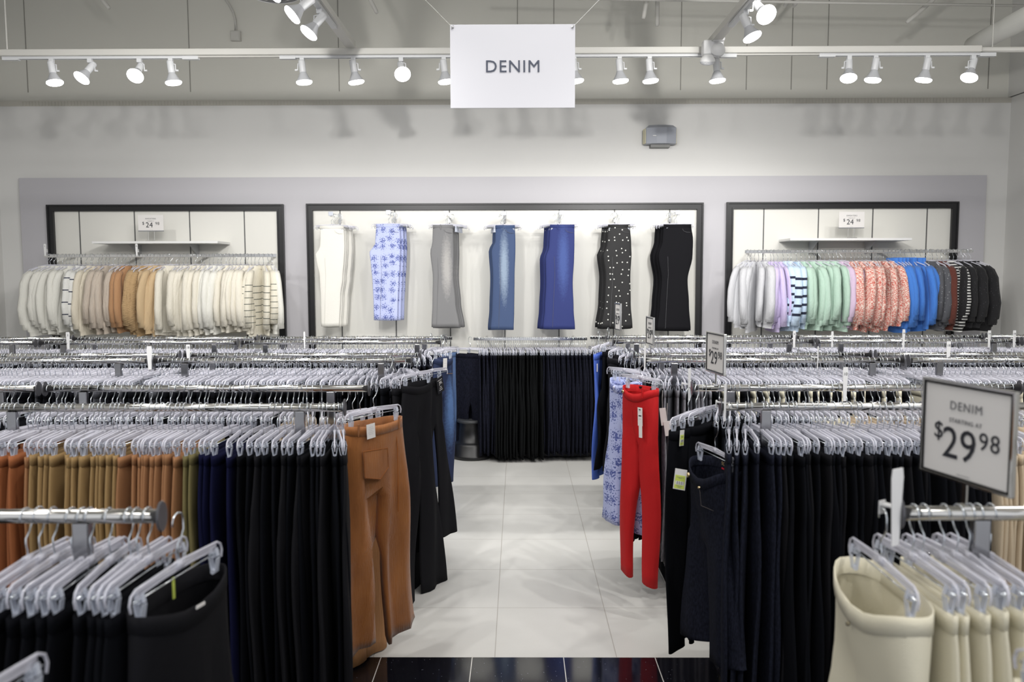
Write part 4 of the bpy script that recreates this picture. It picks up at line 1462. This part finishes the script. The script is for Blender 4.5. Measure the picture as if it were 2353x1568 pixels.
# rail-top price signs
for l, r, yl, yr, rail, lb in (((2125, 1.955), (2338, 1.70), (862, 1076), (908, 1150), ('R', 'A', 'b'), 'large slanted price sign in the right foreground reading denim starting at a price'),
                               ((1625, 3.95), (1667, 3.72), (762, 852), (768, 864), ('R', 'B', 'b'), 'mid-size chrome-framed denim price sign seen edgewise above the second right rack'),
                               ((1486, 5.40), (1503, 5.22), (729, 790), (728, 795), ('R', 'C', 'b'), 'narrow-looking denim price sign above the third right rack'),
                               ((1414, 6.36), (1427, 6.20), (696, 757), (698, 762), ('R', 'D', 'f'), 'smallest denim price sign above the last right rack before the studded trousers')):
    A = P(l[0], yl[0], l[1]); A2 = P(l[0], yl[1], l[1]); B = P(r[0], yr[0], r[1]); B2 = P(r[0], yr[1], r[1])
    d = B - A
    w_ = math.hypot(d.x, d.y); rz = math.atan2(d.y, d.x)
    zt, zb_ = (A.z + B.z) / 2, (A2.z + B2.z) / 2
    h_ = zt - zb_
    Y, zr, xe = ROWS[rail]
    c = (A + B) / 2
    root = empty('price_sign', (c.x, c.y, zr + RR))
    root.rotation_euler = (0, 0, rz)
    tag(root, lb, 'price sign')
    hc = (zt + zb_) / 2 - zr - RR
    cardo = MB().box((0, 0, hc), (w_ - .006, .003, h_ - .006)).obj('card', PAPER, root)
    b = MB()
    for s in (-1, 1):
        b.box((0, 0, hc + s * (h_ / 2 - .002)), (w_, .012, .006)).box((s * (w_ / 2 - .002), 0, hc), (.006, .012, h_))
    b.obj('frame', CHROME, root, bevel=.001)
    b = MB()
    for s in (-1, 1):
        b.box((0, -.0035, hc + s * (h_ / 2 - .0075)), (w_ - .012, .004, .004))
    b.box((-w_ / 2 + .0075, -.0035, hc), (.004, .004, h_ - .012)).box((w_ / 2 - .0075, -.0035, hc), (.004, .004, h_ - .012))
    b.obj('gasket', BLACKP, root)
    MB().box((.0, .004, (hc - h_ / 2) / 2 + .002), (.014, .005, hc - h_ / 2 + .012)).obj('stem', CHROME, root)
    q = Matrix.Rotation(-rz, 3, 'Z')
    off = q @ Vector((0, Y - c.y, 0))
    MB().box((off.x / 2, off.y / 2, -.002), (.02, abs(off.y) + .03, .006), q).obj('clamp', CHROME, root)
    sign_text(cardo, 'DENIM', '29', '98', w_, h_, -.003)
    for ch in cardo.children: ch.location.z += hc

# size dividers on rails
def divider(rail, px, txt, H, W_, lb, turn=0, rail_pos=None):
    if rail: Y, zr, xe = ROWS[rail]
    else: Y, zr = rail_pos
    X = PX(px, Y - .022)
    root = MB()
    pr = [(-.5, .38), (-.42, .5), (.42, .5), (.5, .38), (.42, .02), (.3, -.5), (-.3, -.5), (-.42, .02)]
    n = len(pr)
    for y in (-.0012, .0012):
        for u, v in pr: root.v.append((u * W_, y, v * H))
    root.f += [tuple(range(n))[::-1], tuple(range(n, 2 * n))] + [(k, (k + 1) % n, n + (k + 1) % n, n + k) for k in range(n)]
    root.m += [0] * (n + 2)
    root.box((0, .018, 0.0), (W_ * .5, .034, .004)).box((0, .036, -.008), (W_ * .5, .003, .03))
    o = root.obj('size_divider', WHITEP, None, (X, Y - .022, zr + .02))
    o.rotation_euler = (0, 0, R(turn))
    tag(o, lb, 'size divider')
    if txt:
        put('size_mark', text_mesh(txt, W_ * .75, INK, .0002, .0002), o, (0, -.0018, H * .26), (A90, 0, 0))


for rail, px, txt, H, W_, lb, tn in (
        (('R', 'A', 'b'), 2080, '', .175, .04, 'tall white size divider at the end of the near right rail', 30),
        (('R', 'D', 'f'), 1829, '8', .13, .022, 'white size divider below the mint and striped sweaters on the last right rack', 0),
        (('R', 'D', 'f'), 2082, '10', .15, .022, 'white size divider marked ten below the bright blue sweaters', 0),
        (('R', 'D', 'f'), 2280, '14', .13, .024, 'white size divider marked fourteen below the black sweaters', 0),
        (('R', 'D', 'f'), 2338, '18', .13, .024, 'white size divider marked eighteen at the right edge of the photo', 0),
        (('R', 'D', 'f'), 1917, '', .12, .018, 'white unmarked size divider below the pink sweaters', 0),
        (('R', 'C', 'b'), 2187, '18', .14, .028, 'white size divider marked eighteen on the third right rack above the big sign', 0),
        (('R', 'C', 'f'), 1885, '', .13, .022, 'white size divider leaning on the third right rack', 55),
        (('R', 'B', 'b'), 1950, '10', .16, .026, 'white size divider marked ten before the beige trousers, second right rack', 10),
        (('R', 'B', 'b'), 1588, '', .15, .024, 'white size divider at the aisle end of the second right rack rear rail', 50),
        (('R', 'B', 'f'), 1672, '', .15, .024, 'white size divider at the aisle end of the second right rack front rail', 55),
        (('R', 'C', 'f'), 1484, '', .14, .018, 'thin white upright divider above the red trousers', 50),
        (('L', 'D', 'f'), 149, '2', .13, .03, 'white size divider below the cream sweaters on the last left rack', 0),
        (('L', 'C', 'f'), 336, '', .14, .03, 'white size divider on the third left rack front rail', 15),
        (('L', 'C', 'b'), 426, '18', .11, .028, 'white size divider on the third left rack rear rail', 0),
        (('L', 'D', 'f'), 696, '', .13, .014, 'thin size divider on the last left rack below the panel gap', 30)):
    divider(rail, px, txt, H, W_, lb, tn)

# ------------------------------------------------------------------ sweaters
def sweater_meshes(seed, wd=.46, L=.66, slv=.60, turtle=False):
    rg = random.Random(seed)
    ph = [rg.uniform(0, 6.28) for _ in range(6)]

    def fold(x, z): return .014 * min(1, -z / .2) * (math.sin(13 * x + ph[0] + 2 * z) + .7 * math.sin(27 * x + ph[1]) + .5 * math.sin(8 * z + ph[2]))
    b = MB(); N = 24
    rows = [(.0, .15, .024), (-.012, .19, .024), (-.03, .26, .026), (-.055, .33, .028), (-.085, .385, .030), (-.13, .42, .034), (-.2, .455, .036), (-.3, .46, .034), (-.42, .465, .034), (-.54, .47, .034), (-L + .05, .46, .034), (-L + .04, .43, .03), (-L, .42, .03)]
    ks = []
    for z, w2, t in rows:
        k = len(b.v); ks.append(k)
        w2 *= wd / .46
        for j in range(N):
            a = 2 * math.pi * j / N; c, s = math.cos(a), math.sin(a)
            x = w2 / 2 * math.copysign(abs(c) ** .7, c)
            b.v.append((x, t * math.copysign(abs(s) ** .8, s) + fold(x, z), z + .006 * math.sin(20 * x + ph[4]) * (z < -.5)))
    for q in range(len(ks) - 1):
        for j in range(N):
            b.f.append((ks[q] + j, ks[q] + (j + 1) % N, ks[q + 1] + (j + 1) % N, ks[q + 1] + j)); b.m.append(0)
    body = b.mesh('sweater', CLOTH['black'], True)
    sl = []
    for s in (-1, 1):
        q = .03 * math.sin(ph[3] + s); pts = [(s * .165, 0, -.045), (s * .20, 0, -.085), (s * .222, q * .3, -.16), (s * .238 + .012 * math.sin(ph[3]), q * .7, -.28), (s * .245, q, -.4), (s * .236, q * 1.2, -slv + .06), (s * .23, q * 1.2, -slv + .05), (s * .23, q * 1.3, -slv)]
        sl.append(MB().tube(pts, [.022, .036, .050, .056, .056, .050, .036, .036], 12, sy=.034, up=(0, 1, 0)).mesh('sleeve', CLOTH['black'], True))
    nb = MB()
    hcol = .05 if turtle else .014
    nb.lathe([(.070, -.02), (.074, hcol - .004), (.070, hcol), (.064, hcol - .003), (.062, -.015)], 18, Matrix.Diagonal((1.25, .42, 1, 1)))
    return body, sl, nb.mesh('neckband', CLOTH['black'], True)


SW = [sweater_meshes(s) for s in range(4)] + [sweater_meshes(9, turtle=True)]
shh = MB()
shh.tube([(-.19, 0, -.165), (-.17, 0, -.14), (-.06, 0, -.10), (0, 0, -.088), (.06, 0, -.10), (.17, 0, -.14), (.19, 0, -.165)], .006, 6, up=(0, 1, 0))
SHB = shh.mesh('hanger_body', CLEAR, True)


def knit(name, c, k=1.0, strength=.5, extra=None, scale=(1, 1, .25), sc_=110):
    return mat(name, c, .9, bump=(sc_, strength, scale), build=extra, sheen=.1)


K = {
    'white': knit('white_knit', (.77, .76, .70)), 'ivory': knit('ivory_knit', (.76, .72, .62)), 'cream': knit('cream_knit', (.72, .66, .54)),
    'wnavy': knit('white_navy_knit', (.8, .8, .76), extra=stripes((.77, .77, .74), (.018, .022, .055), .125, .085, -.62, -.07)),
    'taupe': knit('taupe_rib_knit', (.58, .50, .42), scale=(1, 1, .05), sc_=140, strength=.9), 'rusttan': knit('rust_tan_knit', (.47, .26, .13)),
    'camel': knit('camel_rib_knit', (.50, .335, .17), scale=(.2, .2, 1), sc_=140, strength=1.0), 'lcamel': knit('light_camel_knit', (.60, .44, .26)),
    'wgreen': knit('cream_green_knit', (.75, .72, .62), extra=stripes((.73, .69, .58), (.012, .03, .022), .062, .10, -.56, -.16)),
    'lgrey': knit('light_grey_knit', (.55, .555, .58)), 'lilac': knit('lilac_knit', (.58, .50, .74)),
    'bnavy': knit('blue_navy_knit', (.6, .7, .85), extra=stripes((.56, .70, .86), (.012, .018, .045), .085, .30, -.52, -.13)),
    'mint': knit('mint_knit', (.44, .60, .50)), 'pink': knit('pink_lilac_knit', (.61, .47, .62)),
    'coral': knit('coral_marl_knit', (.8, .4, .3), extra=noisy((.58, .12, .09), (.80, .68, .60), 75, (.8, .8, 2.2), .43, .57)),
    'blue': knit('bright_blue_knit', (.055, .20, .62)), 'dgrey': knit('dotted_grey_knit', (.1, .1, .11), extra=dots((.085, .088, .10), (.6, .6, .62), 42, .10)),
    'brown': knit('brown_sparkle_knit', (.1, .03, .02), extra=dots((.11, .028, .018), (.6, .35, .3), 60, .06)),
    'bw': knit('black_white_knit', (.1, .1, .1), extra=stripes((.010, .010, .012), (.75, .75, .73), .030, .42)),
    'black': knit('black_sparkle_knit', (.01, .01, .012), extra=dots((.010, .010, .012), (.45, .45, .5), 55, .05)),
}
KW = {'white': 'white cable-knit', 'ivory': 'ivory knit', 'cream': 'cream knit', 'wnavy': 'white knit with thin navy stripes', 'taupe': 'taupe ribbed', 'rusttan': 'rust tan knit', 'camel': 'camel ribbed',
      'lcamel': 'light camel knit', 'wgreen': 'cream knit with dark green stripes', 'lgrey': 'light grey', 'lilac': 'lilac', 'bnavy': 'pale blue knit with navy stripes', 'mint': 'mint green', 'pink': 'pink-lilac',
      'coral': 'coral and white marled', 'blue': 'bright blue high-neck', 'dgrey': 'dark grey dotted', 'brown': 'dark brown sparkly', 'bw': 'black and white striped', 'black': 'black sparkly'}


def sweater(p, rz, v, key, label, group, hl, hg):
    z0 = p[2] - .115
    body, sl, nb = SW[v]
    o = put('sweater', body, None, (p[0], p[1], z0), (R(rnd.uniform(-2, 2)), R(rnd.uniform(-2, 2)), rz), K[key])
    o.scale = (rnd.uniform(.93, 1.06), rnd.uniform(.85, 1.2), rnd.uniform(.94, 1.05))
    tag(o, label, 'sweater', group)
    for m in sl: put('sleeve', m, o, m=K[key])
    put('neckband', nb, o, m=K[key])
    h = put('sweater_hanger', SHB, None, p, (0, 0, rz))
    tag(h, hl, 'hanger', hg)
    put('hook', HK, h)


def sweater_rail(x0, x1, py, Y, bands, label, sd, turns):
    X0, X1, z = wall_bar(x0, x1, py, Y, label, name='sweater_rail')
    x = X0 + .025
    i = 0
    while x < X1 - .02:
        px = pix((x, Y - .2, z - .3))[0]
        for lim, key in bands:
            if px < lim: break
        rz = A90 + R(rnd.gauss(0, 10) + (-6 if sd == 'left' else 6))
        f = (x - X0) / (X1 - X0)
        if f < .09: rz -= R(66 * (1 - f / .09))
        if f > .91: rz += R(62 * (f - .91) / .09)
        for tf, tr in turns:
            if abs(f - tf) < .012: rz += R(tr * 1.15)
        v = 4 if key == 'blue' else rnd.randrange(4)
        sweater((x, Y + rnd.uniform(-.03, .015), z - rnd.uniform(0, .0)), rz, v, key, '%s sweaters hanging side by side on the %s sweater wall rail' % (KW[key], sd) if 0 else '%s sweater in its colour block on the %s sweater rail' % (KW[key], sd),
                '%s sweaters on the %s sweater rail' % (KW[key], sd), 'clear hanger with chrome hook holding a sweater on the %s sweater rail' % sd, 'sweater hangers on the %s rail' % sd)
        i += 1
        x += rnd.uniform(.033, .050)


SRY = 8.36
sweater_rail(103, 636, 588, SRY, ((150, 'white'), (180, 'wnavy'), (212, 'cream'), (266, 'taupe'), (290, 'rusttan'), (338, 'camel'), (362, 'lcamel'), (460, 'ivory'), (500, 'white'), (566, 'ivory'), (606, 'wgreen'), (999, 'white')),
             'chrome wall rail on the left packed with cream and tan sweaters', 'left', ((.30, -38), (.47, -35), (.56, -30), (.66, -25), (.78, -22)))
sweater_rail(1711, 2234, 578, SRY, ((1772, 'lgrey'), (1812, 'lilac'), (1850, 'bnavy'), (1932, 'mint'), (1964, 'pink'), (2060, 'coral'), (2136, 'blue'), (2172, 'dgrey'), (2190, 'brown'), (2212, 'bw'), (2999, 'black')),
             'chrome wall rail on the right packed with pastel and dark sweaters', 'right', ((.33, 35), (.42, 28), (.72, 25), (.80, 25)))
for px, txt, lb in ((106, 'L', 'white size divider marked L at the left end of the left sweater rail'), (316, 'XL', 'white size divider in the middle of the left sweater rail')):
    divider(None, px, txt, .12, .026, lb, 0, (SRY - .012, P(px, 586, SRY).z + .03))

# ------------------------------------------------------------------ floor things by the wall
sp = floor_at(1056, 1083)
root = empty('kick_stool', (sp.x, sp.y + .12, 0))
tag(root, 'black round kick stool standing left of the dark jeans', 'step stool')
MB().lathe([(.20, .0), (.215, .012), (.215, .04), (.20, .05), (.195, .14), (.175, .16)], 32).obj('base', BLACKP, root, smooth=True)
MB().lathe([(.175, .16), (.14, .18), (.13, .36), (.14, .375)], 32).obj('drum', BLACKP, root, smooth=True)
MB().lathe([(.14, .37), (.155, .375), (.155, .395), (.145, .405), (0, .405)], 32).obj('tread', mat('rubber_tread', (.035, .037, .04), .45), root, smooth=True)
x0, x1 = PX(1140, 8.5), PX(1372, 8.5)
root = empty('plinth', ((x0 + x1) / 2, 8.58, 0))
tag(root, 'low black plinth cabinet under the centre wall rail', 'plinth')
MB().span(((x0 - x1) / 2, -.10, 0), ((x1 - x0) / 2, .13, .22)).obj('box', BLACKW, root, bevel=.004)
MB().span((-.05, -.103, .09), ((x1 - x0) / 2 - .08, -.1005, .20)).obj('front_panel', mat('plinth_panel', (.045, .045, .05), .3), root)

# ------------------------------------------------------------------ countless rest
hs = HB_STUFF.build('clip_hangers')
tag(hs, 'mass of clear clip hangers with chrome hooks filling the farther rack rails', 'hangers', None, 'stuff')
ps = PB_STUFF.build('hanging_trousers')
tag(ps, 'mass of dark trousers hanging packed under the farther rack hangers', 'trousers', None, 'stuff')
print('COUNTS', count, len(bpy.data.objects), HB_STUFF.n, PB_STUFF.n)
